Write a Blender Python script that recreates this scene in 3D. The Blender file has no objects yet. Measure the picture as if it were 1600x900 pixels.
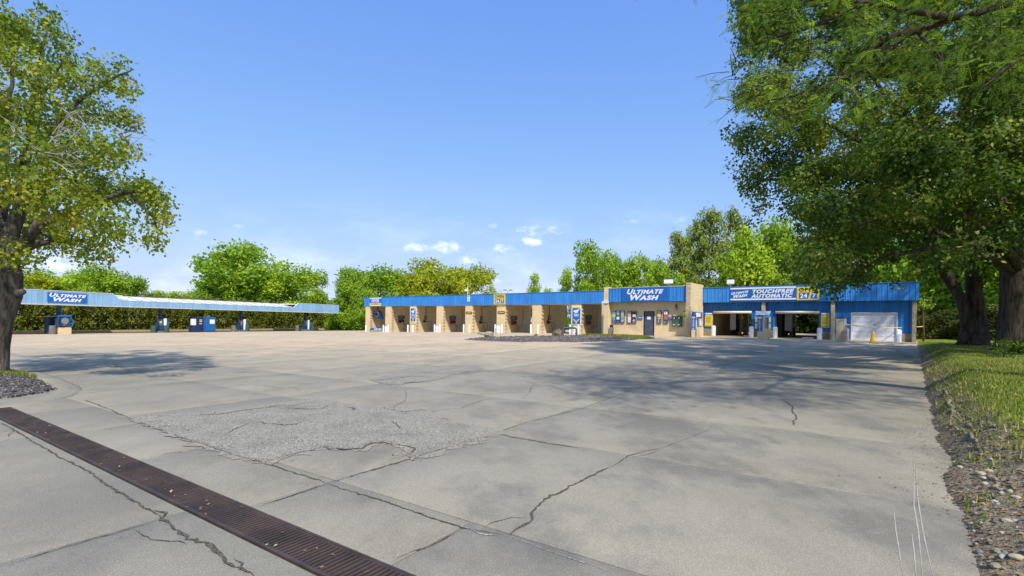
import bpy, math, random
import numpy as np
from mathutils import Vector, Matrix, noise as mnoise
random.seed(7)
rng = np.random.default_rng(7)
R = math.radians
C = bpy.context.scene
COL = C.collection

# ------------------------------------------------------------------ camera
F_PX, PPX, PPY = 760.0, 800.0, 502.2          # focal length and principal point in 1600x900 pixels
ROLL = math.atan(0.0157)
EYE = np.array([0.0, 0.0, 1.6])
cam = bpy.data.cameras.new('camera')
cam_ob = bpy.data.objects.new('camera', cam)
COL.objects.link(cam_ob)
cam.sensor_width = 36.0
cam.lens = F_PX / 1600.0 * 36.0
cam.shift_y = (PPY - 450.0) / 1600.0
cam.clip_start = 0.05
cam.clip_end = 6000.0
cr, sr = math.cos(ROLL), math.sin(ROLL)
cam_ob.matrix_world = Matrix(((cr, -sr, 0, EYE[0]), (0, 0, -1, EYE[1]), (sr, cr, 0, EYE[2]), (0, 0, 0, 1)))
C.camera = cam_ob

# ------------------------------------------------------------------ light
SUN_EL = R(48)
SUN_AZ = math.atan2(0.28, -0.96)              # clockwise from +Y
sun_dir = Vector((math.sin(SUN_AZ) * math.cos(SUN_EL), math.cos(SUN_AZ) * math.cos(SUN_EL), math.sin(SUN_EL)))
sun = bpy.data.lights.new('sun', 'SUN')
sun.energy = 2.65
sun.angle = R(1.2)
sun.color = (1.0, 0.955, 0.88)
sun_ob = bpy.data.objects.new('sun', sun)
COL.objects.link(sun_ob)
sun_ob.rotation_euler = sun_dir.to_track_quat('Z', 'Y').to_euler()
C.view_settings.view_transform = 'Standard'
C.view_settings.look = 'None'
C.view_settings.exposure = 0.88
C.view_settings.gamma = 1.0
try:
    C.cycles.use_denoising = True
    C.cycles.max_bounces = 6
    C.cycles.transparent_max_bounces = 4
except Exception:
    pass

# ------------------------------------------------------------------ node helpers
class NT:
    def __init__(self, tree):
        self.t = tree
        self.n = tree.nodes
        self.l = tree.links
    def node(self, typ, **kw):
        nd = self.n.new(typ)
        for k, v in kw.items():
            setattr(nd, k, v)
        return nd
    def link(self, a, b):
        self.l.new(a, b)
    def inp(self, sock, v):
        if isinstance(v, (int, float)):
            sock.default_value = v
        elif isinstance(v, (tuple, list)):
            if len(v) == 3 and len(sock.default_value) == 4:
                v = (*v, 1)
            sock.default_value = v
        else:
            self.l.new(v, sock)
    def math(self, op, a, b=0.0, c=0.0, clamp=False):
        nd = self.node('ShaderNodeMath', operation=op, use_clamp=clamp)
        for s, v in zip(nd.inputs, (a, b, c)):
            self.inp(s, v)
        return nd.outputs[0]
    def vmath(self, op, a, b=(0, 0, 0), out=0):
        nd = self.node('ShaderNodeVectorMath', operation=op)
        self.inp(nd.inputs[0], a)
        self.inp(nd.inputs[1], b)
        return nd.outputs[out]
    def mix(self, f, a, b, mode='MIX'):
        nd = self.node('ShaderNodeMix', data_type='RGBA', blend_type=mode)
        nd.clamp_factor = True
        self.inp(nd.inputs[0], f)
        self.inp(nd.inputs[6], a)
        self.inp(nd.inputs[7], b)
        return nd.outputs[2]
    def noise(self, vec, scale, detail=3.0, rough=0.55, dist=0.0):
        nd = self.node('ShaderNodeTexNoise')
        if vec is not None:
            self.l.new(vec, nd.inputs['Vector'])
        nd.inputs['Scale'].default_value = scale
        nd.inputs['Detail'].default_value = detail
        nd.inputs['Roughness'].default_value = rough
        nd.inputs['Distortion'].default_value = dist
        return nd.outputs[0]
    def ramp(self, v, a, b):                   # smooth step from a to b
        nd = self.node('ShaderNodeMapRange', interpolation_type='SMOOTHSTEP')
        self.inp(nd.inputs[0], v)
        nd.inputs[1].default_value = a
        nd.inputs[2].default_value = b
        return nd.outputs[0]
    def pos(self):
        return self.node('ShaderNodeNewGeometry').outputs['Position']
    def obj(self):
        return self.node('ShaderNodeTexCoord').outputs['Object']
    def scalev(self, v, s):
        nd = self.node('ShaderNodeMapping')
        self.l.new(v, nd.inputs[0])
        nd.inputs['Scale'].default_value = s
        return nd.outputs[0]
    def bump(self, h, strength=0.3, dist=0.01):
        nd = self.node('ShaderNodeBump')
        nd.inputs['Strength'].default_value = strength
        nd.inputs['Distance'].default_value = dist
        self.l.new(h, nd.inputs['Height'])
        return nd.outputs[0]

MATS = {}
def mat(name):
    m = bpy.data.materials.new(name)
    m.use_nodes = True
    nt = NT(m.node_tree)
    bs = nt.n['Principled BSDF']
    MATS[name] = m
    return m, nt, bs

def plain(name, col, rough=0.5, metal=0.0, var=0.12, scale=3.0, spec=0.4, streak=False):
    """paint / plastic / metal with a little uneven fading and grime"""
    m, nt, bs = mat(name)
    p = nt.pos()
    a = nt.noise(p, scale, 4, 0.6)
    b = nt.noise(p, scale * 14, 2, 0.6)
    f = nt.math('ADD', nt.math('MULTIPLY', a, 0.7), nt.math('MULTIPLY', b, 0.3))
    if streak:
        st = nt.noise(nt.scalev(p, (2.2, 2.2, 0.22)), 1.0, 5, 0.7)
        f = nt.math('ADD', nt.math('MULTIPLY', f, 0.45), nt.math('MULTIPLY', st, 0.55))
    dark = tuple(c * (1 - var * 1.6) for c in col)
    light = tuple(min(1, c * (1 + var)) for c in col)
    nt.link(nt.mix(nt.ramp(f, 0.3, 0.7), dark, light), bs.inputs['Base Color'])
    bs.inputs['Roughness'].default_value = rough
    bs.inputs['Metallic'].default_value = metal
    bs.inputs['Specular IOR Level'].default_value = spec
    nt.link(nt.bump(b, 0.12, 0.004), bs.inputs['Normal'])
    return m

# ------------------------------------------------------------------ sky
W = bpy.data.worlds.new('World')
C.world = W
W.use_nodes = True
wt = NT(W.node_tree)
bg = wt.n['Background']
sky = wt.node('ShaderNodeTexSky', sky_type='NISHITA', sun_disc=False)
sky.sun_elevation = SUN_EL
sky.sun_rotation = SUN_AZ
sky.air_density = 1.0
sky.dust_density = 0.6
sky.ozone_density = 2.0
bg.inputs['Strength'].default_value = 0.138
gain = wt.vmath('MULTIPLY', sky.outputs[0], (0.84, 1.33, 5.3))          # deep clear blue that pales towards the horizon
soft = wt.vmath('ADD', wt.vmath('DIVIDE', gain, (5.2, 4.5, 4.55)), (1, 1, 1))
sky_tint = wt.vmath('DIVIDE', gain, soft)
wdir = wt.node('ShaderNodeTexCoord').outputs['Generated']
sep = wt.node('ShaderNodeSeparateXYZ')
wt.link(wdir, sep.inputs[0])
ysafe = wt.math('MAXIMUM', sep.outputs[1], 0.02)
cu = wt.math('DIVIDE', sep.outputs[0], ysafe)
cv = wt.math('DIVIDE', sep.outputs[2], ysafe)
comb = wt.node('ShaderNodeCombineXYZ')
wt.link(cu, comb.inputs[0]); wt.link(cv, comb.inputs[1])
cl_noise = wt.noise(wt.scalev(comb.outputs[0], (22, 34, 1)), 1.0, 6, 0.65)
cl_noise2 = wt.noise(wt.scalev(comb.outputs[0], (5, 14, 1)), 1.0, 5, 0.6)
# small fair-weather clouds low over the trees: (azimuth slope, height slope, half width, half height, density)
CLOUDS = [(-.651, .168, .036, .013, .85), (-.200, .150, .034, .013, .85), (-.135, .150, .040, .016, .95),
          (-.096, .125, .028, .011, .8), (-.018, .151, .026, .012, .85), (.056, .188, .046, .017, .8),
          (.040, .164, .030, .010, .9), (-.714, .072, .042, .006, .5), (-.046, .196, .012, .006, .6),
          (-.563, .189, .016, .006, .4), (-.93, .10, .10, .030, .7), (-.265, .160, .03, .009, .35),
          (.09, .07, .05, .008, .5), (-.06, .085, .06, .012, .4), (.34, .215, .03, .009, .4), (.45, .175, .05, .02, .6),
          (.24, .21, .02, .006, .3), (-.47, .10, .06, .012, .35)]
cov = None
for (cx, cz, hw, hh, den) in CLOUDS:
    dx = wt.math('DIVIDE', wt.math('SUBTRACT', cu, cx), hw * 1.2)
    dz = wt.math('DIVIDE', wt.math('SUBTRACT', cv, cz), hh * 1.15)
    d2 = wt.math('ADD', wt.math('MULTIPLY', dx, dx), wt.math('MULTIPLY', dz, dz))
    s = wt.math('SUBTRACT', wt.math('ADD', 1.45, 0.0), d2)
    s = wt.math('ADD', s, wt.math('MULTIPLY', wt.math('SUBTRACT', cl_noise, 0.62), 5.2))
    s = wt.math('MULTIPLY', wt.ramp(s, 0.0, 2.3), den * .9)
    cov = s if cov is None else wt.math('MAXIMUM', cov, s)
haze_low = wt.math('MULTIPLY', wt.ramp(cv, 0.30, 0.0), wt.ramp(cl_noise2, 0.42, 0.75))
cov = wt.math('MAXIMUM', cov, wt.math('MULTIPLY', haze_low, 0.30))
cov = wt.math('MULTIPLY', cov, wt.ramp(sep.outputs[1], 0.05, 0.2))
sky_col = wt.mix(cov, sky_tint, (6.6, 6.7, 6.9))
wt.link(sky_col, bg.inputs['Color'])

# ------------------------------------------------------------------ the lie of the land
_ctrl = np.array([
    (0, 0, 0), (-5, 5, 0), (3.5, 3.5, 0), (-8.4, 8.1, 0), (-3, -6, 0), (8, -2, 0), (-16, 0, -.02), (-1.8, 4.7, 0),
    (5.4, 6.1, .06), (1.3, 8.9, .03), (-9, 12, -.02), (9.2, 19, .24), (0, 22, .12), (-9.4, 16.8, -.04),
    (27.7, 33.15, .55), (16.5, 41.8, .60), (9.1, 48.4, .43), (-4.6, 58.5, .17), (-21.6, 71, -.30),
    (-47.9, 51.3, -.52), (-34.7, 82.5, -.52), (-25, 40, -.25), (-30, 20, -.2), (45, 25, .7), (40, 60, .7), (10, 75, .4),
    (-70, 50, -.7), (-60, 95, -.7), (-15, 95, -.4), (40, 5, .6)])
def _phi(r2):
    return 0.5 * r2 * np.log(r2 + 1e-9)
_P = _ctrl[:, :2] / 20.0
_r2 = ((_P[:, None, :] - _P[None, :, :]) ** 2).sum(-1)
_n = len(_P)
_A = np.zeros((_n + 3, _n + 3))
_A[:_n, :_n] = _phi(_r2) + 0.004 * np.eye(_n)
_A[:_n, _n] = 1; _A[:_n, _n + 1:] = _P
_A[_n:, :_n] = _A[:_n, _n:].T
_wts = np.linalg.solve(_A, np.concatenate([_ctrl[:, 2], np.zeros(3)]))
def zg(x, y):
    x = np.asarray(x, float); y = np.asarray(y, float)
    sh = np.broadcast(x, y).shape
    q = np.stack([np.clip(np.broadcast_to(x, sh), -75, 50).ravel(), np.clip(np.broadcast_to(y, sh), -12, 100).ravel()], -1) / 20.0
    r2 = ((q[:, None, :] - _P[None, :, :]) ** 2).sum(-1)
    z = _phi(r2) @ _wts[:_n] + _wts[_n] + q @ _wts[_n + 1:]
    return z.reshape(sh) if sh else float(z[0])

def ray(px, py):
    u = (px - PPX) / F_PX; w = (PPY - py) / F_PX
    return np.array([u * cr - w * sr, 1.0, u * sr + w * cr])
def at(px, py, Y):
    """the point seen along a direction at distance Y from the eye"""
    return EYE + ray(px, py) * Y
def gp(px, py, lift=0.0):
    d = ray(px, py); Y = 5.0
    for _ in range(60):
        p = EYE + d * Y
        Yn = (EYE[2] - lift - zg(p[0], p[1])) / max(1e-4, -d[2])
        Y = 0.5 * Y + 0.5 * min(Yn, 120)
    return EYE + d * Y

class Frame:
    def __init__(s, O, ang):
        s.O = np.array(O, float); s.ang = ang
        s.e = np.array([math.cos(ang), math.sin(ang)]); s.i = np.array([-math.sin(ang), math.cos(ang)])
    def w(s, a, y, z=None):
        p = s.O + s.e * a + s.i * y
        if z is None:
            z = zg(p[0], p[1])
        return Vector((p[0], p[1], z))
    def px(s, px, py, y):
        d = ray(px, py)
        t = (y + (s.O - EYE[:2]) @ s.i) / (d[:2] @ s.i)
        p = EYE + d * t
        return (p[:2] - s.O) @ s.e, p[2]
    def a(s, px, y, py=500):
        return s.px(px, py, y)[0]
    def g(s, a, y):
        p = s.O + s.e * a + s.i * y
        return zg(p[0], p[1])

BF = Frame((-21.6, 71.05), math.atan2(-37.9, 49.3))      # building: x along the front, y into the building
VF = Frame((-47.9, 51.3), math.atan2(31.2, 13.2))        # vacuum canopy: x along it, y away from the lot
PF = Frame((0, 0), R(-33.5))                             # paving joints

# ------------------------------------------------------------------ mesh helpers
class MB:
    def __init__(s):
        s.v = []; s.f = []; s.m = []
    def add(s, vs, fs, m=0):
        o = len(s.v)
        s.v += [tuple(map(float, v)) for v in vs]
        s.f += [tuple(i + o for i in f) for f in fs]
        s.m += [m] * len(fs)
        return s
    def box(s, x0, x1, y0, y1, z0, z1, m=0):
        vs = [(x, y, z) for z in (z0, z1) for y in (y0, y1) for x in (x0, x1)]
        return s.add(vs, [(0, 2, 3, 1), (4, 5, 7, 6), (0, 1, 5, 4), (2, 6, 7, 3), (0, 4, 6, 2), (1, 3, 7, 5)], m)
    def bbox(s, x0, x1, y0, y1, z0, z1, b=0.02, m=0):
        """box with chamfered vertical and top edges"""
        def ring(o, z):
            return [(x0 + o + b, y0 + o, z), (x1 - o - b, y0 + o, z), (x1 - o, y0 + o + b, z), (x1 - o, y1 - o - b, z),
                    (x1 - o - b, y1 - o, z), (x0 + o + b, y1 - o, z), (x0 + o, y1 - o - b, z), (x0 + o, y0 + o + b, z)]
        vs = ring(0, z0) + ring(0, z1 - b) + ring(b, z1)
        fs = [tuple(range(7, -1, -1)), tuple(range(16, 24))]
        for k in range(2):
            for i in range(8):
                j = (i + 1) % 8
                fs.append((k * 8 + i, k * 8 + j, k * 8 + 8 + j, k * 8 + 8 + i))
        return s.add(vs, fs, m)
    def prism(s, poly, z0, z1, m=0):           # poly in xy, counter-clockwise
        n = len(poly)
        vs = [(x, y, z0) for x, y in poly] + [(x, y, z1) for x, y in poly]
        fs = [tuple(range(n - 1, -1, -1)), tuple(range(n, 2 * n))]
        fs += [(i, (i + 1) % n, n + (i + 1) % n, n + i) for i in range(n)]
        return s.add(vs, fs, m)
    def prism_xz(s, poly, y0, y1, m=0):        # poly in xz, counter-clockwise seen from -y
        n = len(poly)
        vs = [(x, y0, z) for x, z in poly] + [(x, y1, z) for x, z in poly]
        fs = [tuple(range(n)), tuple(range(2 * n - 1, n - 1, -1))]
        fs += [(n + i, n + (i + 1) % n, (i + 1) % n, i) for i in range(n)]
        return s.add(vs, fs, m)
    def tube(s, pts, rad, n=8, m=0, cap=True):
        pts = [Vector(p) for p in pts]
        if isinstance(rad, (int, float)):
            rad = [rad] * len(pts)
        vs = []; fs = []
        up = Vector((0.13, 0.21, 1)).normalized()
        prev = None
        for k, p in enumerate(pts):
            t = (pts[min(k + 1, len(pts) - 1)] - pts[max(k - 1, 0)]).normalized()
            if prev is None:
                x = t.cross(up)
                if x.length < 0.1:
                    x = t.cross(Vector((1, 0, 0)))
            else:
                x = prev - t * prev.dot(t)
            x.normalize(); prev = x
            y = t.cross(x)
            for i in range(n):
                a = 2 * math.pi * i / n
                vs.append(p + (x * math.cos(a) + y * math.sin(a)) * rad[k])
        for k in range(len(pts) - 1):
            for i in range(n):
                j = (i + 1) % n
                fs.append((k * n + i, k * n + j, (k + 1) * n + j, (k + 1) * n + i))
        if cap:
            fs.append(tuple(range(n - 1, -1, -1)))
            fs.append(tuple(range((len(pts) - 1) * n, len(pts) * n)))
        return s.add(vs, fs, m)
    def lathe(s, prof, cx=0, cy=0, n=16, m=0):  # prof: (r, z) from bottom to top
        return s.tube_like([(cx, cy, z) for r, z in prof], [r for r, z in prof], n, m)
    def tube_like(s, ps, rs, n, m=0):
        vs = []; fs = []
        for (x, y, z), r in zip(ps, rs):
            for i in range(n):
                a = 2 * math.pi * i / n
                vs.append((x + r * math.cos(a), y + r * math.sin(a), z))
        for k in range(len(ps) - 1):
            for i in range(n):
                j = (i + 1) % n
                fs.append((k * n + i, k * n + j, (k + 1) * n + j, (k + 1) * n + i))
        fs.append(tuple(range(n - 1, -1, -1)))
        fs.append(tuple(range((len(ps) - 1) * n, len(ps) * n)))
        return s.add(vs, fs, m)
    def ribs(s, x0, x1, z0, z1, y, pitch=0.3, depth=0.035, m=0, back=0.08):
        """profiled metal sheet: standing ribs every pitch, front at y, ribs reaching y - depth; a closed shell"""
        xs = []
        x = x0
        xs.append((x0, y))
        n = max(1, int((x1 - x0) / pitch)); p = (x1 - x0) / n
        for k in range(n):
            b = x0 + k * p
            xs += [(b + p * .36, y), (b + p * .44, y - depth), (b + p * .56, y - depth), (b + p * .64, y)]
        xs.append((x1, y))
        nn = len(xs)
        vs = [(a, b, z0) for a, b in xs] + [(a, b, z1) for a, b in xs] + \
             [(x0, y + back, z0), (x1, y + back, z0), (x0, y + back, z1), (x1, y + back, z1)]
        fs = [(i, i + 1, nn + i + 1, nn + i) for i in range(nn - 1)]
        q = 2 * nn
        fs += [(q + 1, q, q + 2, q + 3), (q, 0, nn, q + 2), (nn - 1, q + 1, q + 3, 2 * nn - 1)]
        fs += [tuple([q, q + 1] + list(range(nn - 1, -1, -1))), tuple([q + 3, q + 2] + list(range(nn, 2 * nn)))]
        return s.add(vs, fs, m)
    def mesh(s, name, mats, smooth=False):
        me = bpy.data.meshes.new(name)
        me.from_pydata(s.v, [], s.f)
        if not isinstance(mats, (list, tuple)):
            mats = [mats]
        for k in mats:
            me.materials.append(MATS[k] if isinstance(k, str) else k)
        if len(mats) > 1:
            me.polygons.foreach_set('material_index', s.m)
        if smooth:
            me.shade_smooth()
            if smooth == 'auto':
                me.set_sharp_from_angle(angle=R(40))
        me.update()
        return me
    def build(s, name, mats, parent=None, smooth=False):
        return link(name, s.mesh(name, mats, smooth), parent)

def link(name, me, parent=None):
    o = bpy.data.objects.new(name, me)
    COL.objects.link(o)
    if parent is not None:
        o.parent = parent
    return o
def tag(o, label=None, cat=None, group=None, kind=None):
    if label: o['label'] = label
    if cat: o['category'] = cat
    if group: o['group'] = group
    if kind: o['kind'] = kind
    return o
def thing(name, label, cat, loc=(0, 0, 0), rz=0.0, group=None):
    o = bpy.data.objects.new(name, None)
    o.empty_display_size = 0.2
    COL.objects.link(o)
    o.location = loc
    o.rotation_euler = (0, 0, rz)
    return tag(o, label, cat, group)
def copy_tree(o, parent=None):
    kids = [c for c in bpy.data.objects if c.parent == o]
    c = o.copy()
    COL.objects.link(c)
    c.parent = parent
    for k in kids:
        copy_tree(k, c)
    return c
def np_mesh(name, V, F, mats, tint=None, smooth=False):
    """V (n,3); F (m,k) faces of equal size"""
    me = bpy.data.meshes.new(name)
    V = np.asarray(V, np.float32); F = np.asarray(F, np.int32)
    m, k = F.shape
    me.vertices.add(len(V)); me.loops.add(m * k); me.polygons.add(m)
    me.vertices.foreach_set('co', V.ravel())
    me.loops.foreach_set('vertex_index', F.ravel())
    me.polygons.foreach_set('loop_start', np.arange(0, m * k, k, dtype=np.int32))
    if tint is not None:
        at_ = me.attributes.new('tint', 'FLOAT', 'FACE')
        at_.data.foreach_set('value', np.asarray(tint, np.float32))
    for q in ([mats] if isinstance(mats, str) else mats):
        me.materials.append(MATS[q])
    me.update(calc_edges=True)
    me.validate()
    if smooth:
        me.shade_smooth()
    return me

# lettering: Blender's own font turned into flat print and fitted to a box on the face of a sign
_tcache = {}
def text_verts(body, shear, bold, small):
    key = (body, shear, bold, small)
    if key in _tcache:
        return _tcache[key]
    cu_ = bpy.data.curves.new('lettering', 'FONT')
    cu_.body = body
    cu_.shear = shear
    cu_.offset = bold
    cu_.resolution_u = 3
    cu_.space_character = 1.0 + bold * 3.2
    if small:
        cu_.small_caps_scale = 0.78
        for i, ch in enumerate(body):
            if ch.islower():
                cu_.body_format[i].use_small_caps = True
    ob = bpy.data.objects.new('lettering', cu_)
    COL.objects.link(ob)
    dg = bpy.context.evaluated_depsgraph_get()
    me = bpy.data.meshes.new_from_object(ob.evaluated_get(dg))
    v = np.array([x.co[:2] for x in me.vertices]); f = [tuple(p.vertices) for p in me.polygons]
    bpy.data.objects.remove(ob); bpy.data.meshes.remove(me); bpy.data.curves.remove(cu_)
    v = (v - v.min(0)) / (v.max(0) - v.min(0))
    _tcache[key] = (v, f)
    return v, f
def text(parent, body, x0, x1, z0, z1, y, m, shear=0.28, bold=0.045, small=False, rise=0.0, name='lettering'):
    v, f = text_verts(body, shear, bold, small)
    vs = [(x0 + a * (x1 - x0), y, z0 + b * (z1 - z0) + rise * a) for a, b in v]
    return MB().add(vs, f).build(name, m, parent)

# ------------------------------------------------------------------ materials
def concrete(name, near_a, near_b, far_a, far_b):
    m, nt, bs = mat(name)
    p = nt.pos()
    oi = nt.node('ShaderNodeObjectInfo').outputs['Random']
    big = nt.noise(p, 0.16, 5, 0.62, 0.4)
    streak = nt.noise(nt.scalev(p, (0.9, 0.25, 1)), 0.8, 5, 0.65)
    med = nt.noise(p, 1.3, 6, 0.7)
    fine = nt.noise(p, 38, 3, 0.7)
    vor = nt.node('ShaderNodeTexVoronoi')
    nt.link(p, vor.inputs['Vector']); vor.inputs['Scale'].default_value = 85
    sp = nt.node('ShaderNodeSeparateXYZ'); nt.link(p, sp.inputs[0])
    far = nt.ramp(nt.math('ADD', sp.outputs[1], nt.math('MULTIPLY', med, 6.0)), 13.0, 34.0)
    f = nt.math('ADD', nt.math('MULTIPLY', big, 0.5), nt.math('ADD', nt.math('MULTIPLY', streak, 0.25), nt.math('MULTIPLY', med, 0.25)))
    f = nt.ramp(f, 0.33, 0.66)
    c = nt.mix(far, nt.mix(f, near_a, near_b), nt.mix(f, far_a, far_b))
    # tyre dirt and old drips
    stain = nt.math('MULTIPLY', nt.ramp(nt.noise(nt.scalev(p, (0.75, 0.50, 1)), 0.85, 6, 0.66), 0.44, 0.62), 0.58)
    lane = nt.ramp(nt.math('ADD', nt.math('MULTIPLY', sp.outputs[0], 0.8), nt.math('MULTIPLY', sp.outputs[1], -0.35)), -7.0, -0.5)   # the drive lane along the right side is the dirtiest
    stain = nt.math('MULTIPLY', stain, nt.math('MULTIPLY', nt.math('ADD', nt.math('MULTIPLY', lane, 0.75), 0.25), nt.math('SUBTRACT', 1.0, nt.math('MULTIPLY', far, 0.6))))
    c = nt.mix(stain, c, (0.150, 0.143, 0.128))
    blotch = nt.math('MULTIPLY', nt.ramp(nt.noise(p, 0.55, 8, 0.78, 0.6), 0.50, 0.68), 0.34)
    c = nt.mix(blotch, c, tuple(0.52 * q for q in near_a))
    drip = nt.node('ShaderNodeTexVoronoi'); nt.link(nt.vmath('ADD', p, nt.vmath('MULTIPLY', nt.node('ShaderNodeTexNoise').outputs['Color'], (.1, .1, 0))), drip.inputs['Vector']); drip.inputs['Scale'].default_value = 0.55
    c = nt.mix(nt.math('MULTIPLY', nt.ramp(drip.outputs['Distance'], 0.16, 0.05), 0.32), c, (0.10, 0.095, 0.085))
    pale = nt.math('MULTIPLY', nt.ramp(nt.noise(p, 2.6, 7, 0.75), 0.60, 0.75), 0.35)
    c = nt.mix(pale, c, (0.50, 0.475, 0.42))
    c = nt.mix(1.0, c, nt.mix(oi, (0.965, 0.965, 0.965), (1.075, 1.07, 1.055)), 'MULTIPLY')
    spk = nt.ramp(vor.outputs['Distance'], 0.02, 0.55)
    c = nt.mix(0.48, c, nt.mix(spk, (0.70, 0.69, 0.66), (0.25, 0.245, 0.23)), 'OVERLAY')
    c = nt.mix(nt.math('MULTIPLY', nt.ramp(fine, 0.58, 0.74), 0.30), c, (0.15, 0.14, 0.13))
    nt.link(c, bs.inputs['Base Color'])
    bs.inputs['Roughness'].default_value = 0.88
    bs.inputs['Specular IOR Level'].default_value = 0.25
    h = nt.math('ADD', nt.math('MULTIPLY', fine, 0.6), nt.math('MULTIPLY', med, 0.8))
    nt.link(nt.bump(h, 0.35, 0.012), bs.inputs['Normal'])
    return m
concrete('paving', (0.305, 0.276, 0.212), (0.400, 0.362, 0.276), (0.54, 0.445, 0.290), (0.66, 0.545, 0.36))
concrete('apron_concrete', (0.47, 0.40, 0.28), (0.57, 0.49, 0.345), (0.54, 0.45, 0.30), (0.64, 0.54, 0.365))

def speckled(name, cols, scale, rough=0.95, bump=0.6, dist=0.02):
    m, nt, bs = mat(name)
    p = nt.pos()
    vor = nt.node('ShaderNodeTexVoronoi'); nt.link(p, vor.inputs['Vector']); vor.inputs['Scale'].default_value = scale
    sp = nt.node('ShaderNodeSeparateColor'); nt.link(vor.outputs['Color'], sp.inputs[0])
    n2 = nt.noise(p, 1.7, 5, 0.65)
    c = nt.mix(nt.ramp(sp.outputs[0], 0.15, 0.85), cols[0], cols[1])
    c = nt.mix(nt.math('MULTIPLY', nt.ramp(n2, 0.45, 0.7), 0.6), c, cols[2])
    edge = nt.ramp(vor.outputs['Distance'], 0.75, 0.35)
    c = nt.mix(1.0, c, nt.mix(edge, (0.55, 0.55, 0.55), (1.08, 1.08, 1.08)), 'MULTIPLY')
    nt.link(c, bs.inputs['Base Color'])
    bs.inputs['Roughness'].default_value = rough
    bs.inputs['Specular IOR Level'].default_value = 0.2
    hh = nt.math('ADD', nt.math('MULTIPLY', edge, 0.5), nt.noise(p, scale * 0.4, 3, 0.7))
    nt.link(nt.bump(hh, bump, dist), bs.inputs['Normal'])
    return m
speckled('worn_aggregate', ((0.220, 0.200, 0.155), (0.48, 0.44, 0.345), (0.235, 0.215, 0.17)), 85, bump=0.5, dist=0.010)
speckled('worn_halo', ((0.27, 0.245, 0.19), (0.43, 0.39, 0.30), (0.31, 0.28, 0.215)), 85, bump=0.35, dist=0.008)
speckled('joint_dirt', ((0.075, 0.067, 0.050), (0.20, 0.18, 0.13), (0.14, 0.125, 0.07)), 90)
speckled('pale_mortar', ((0.40, 0.38, 0.33), (0.60, 0.57, 0.50), (0.48, 0.45, 0.40)), 60)
speckled('mulch', ((0.09, 0.082, 0.076), (0.27, 0.25, 0.235), (0.17, 0.145, 0.12)), 22, bump=1.0, dist=0.05)
speckled('bare_soil', ((0.12, 0.095, 0.065), (0.26, 0.215, 0.155), (0.16, 0.15, 0.08)), 26, bump=0.9, dist=0.05)

def bank_mat():
    m, nt, bs = mat('bank_soil_and_turf')
    p = nt.pos()
    g = nt.node('ShaderNodeAttribute', attribute_name='turf').outputs['Fac']
    n1 = nt.noise(p, 3.0, 6, 0.7); n2 = nt.noise(p, 24, 4, 0.7); n3 = nt.noise(p, 0.7, 4, 0.6)
    soil = nt.mix(nt.ramp(n2, 0.35, 0.68), (0.19, 0.138, 0.082), (0.42, 0.325, 0.21))
    soil = nt.mix(nt.ramp(n1, 0.55, 0.7), soil, (0.36, 0.31, 0.23))
    turf = nt.mix(nt.ramp(n2, 0.3, 0.7), (0.110, 0.155, 0.016), (0.25, 0.300, 0.040))
    turf = nt.mix(nt.math('MULTIPLY', nt.ramp(n3, 0.5, 0.72), 0.6), turf, (0.23, 0.20, 0.09))
    f = nt.ramp(nt.math('ADD', g, nt.math('MULTIPLY', nt.math('SUBTRACT', n1, 0.5), 0.9)), 0.35, 0.65)
    nt.link(nt.mix(f, soil, turf), bs.inputs['Base Color'])
    bs.inputs['Roughness'].default_value = 0.95
    bs.inputs['Specular IOR Level'].default_value = 0.15
    nt.link(nt.bump(nt.math('ADD', n2, n1), 0.9, 0.05), bs.inputs['Normal'])
bank_mat()

def ground_mat():
    m, nt, bs = mat('rough_grass')
    p = nt.pos()
    n1 = nt.noise(p, 0.5, 6, 0.7); n2 = nt.noise(p, 9, 4, 0.7)
    c = nt.mix(nt.ramp(n2, 0.3, 0.7), (0.07, 0.10, 0.014), (0.17, 0.21, 0.035))
    c = nt.mix(nt.math('MULTIPLY', nt.ramp(n1, 0.45, 0.7), 0.5), c, (0.17, 0.14, 0.08))
    nt.link(c, bs.inputs['Base Color']); bs.inputs['Roughness'].default_value = 1.0
    nt.link(nt.bump(n2, 0.8, 0.05), bs.inputs['Normal'])
ground_mat()

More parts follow.
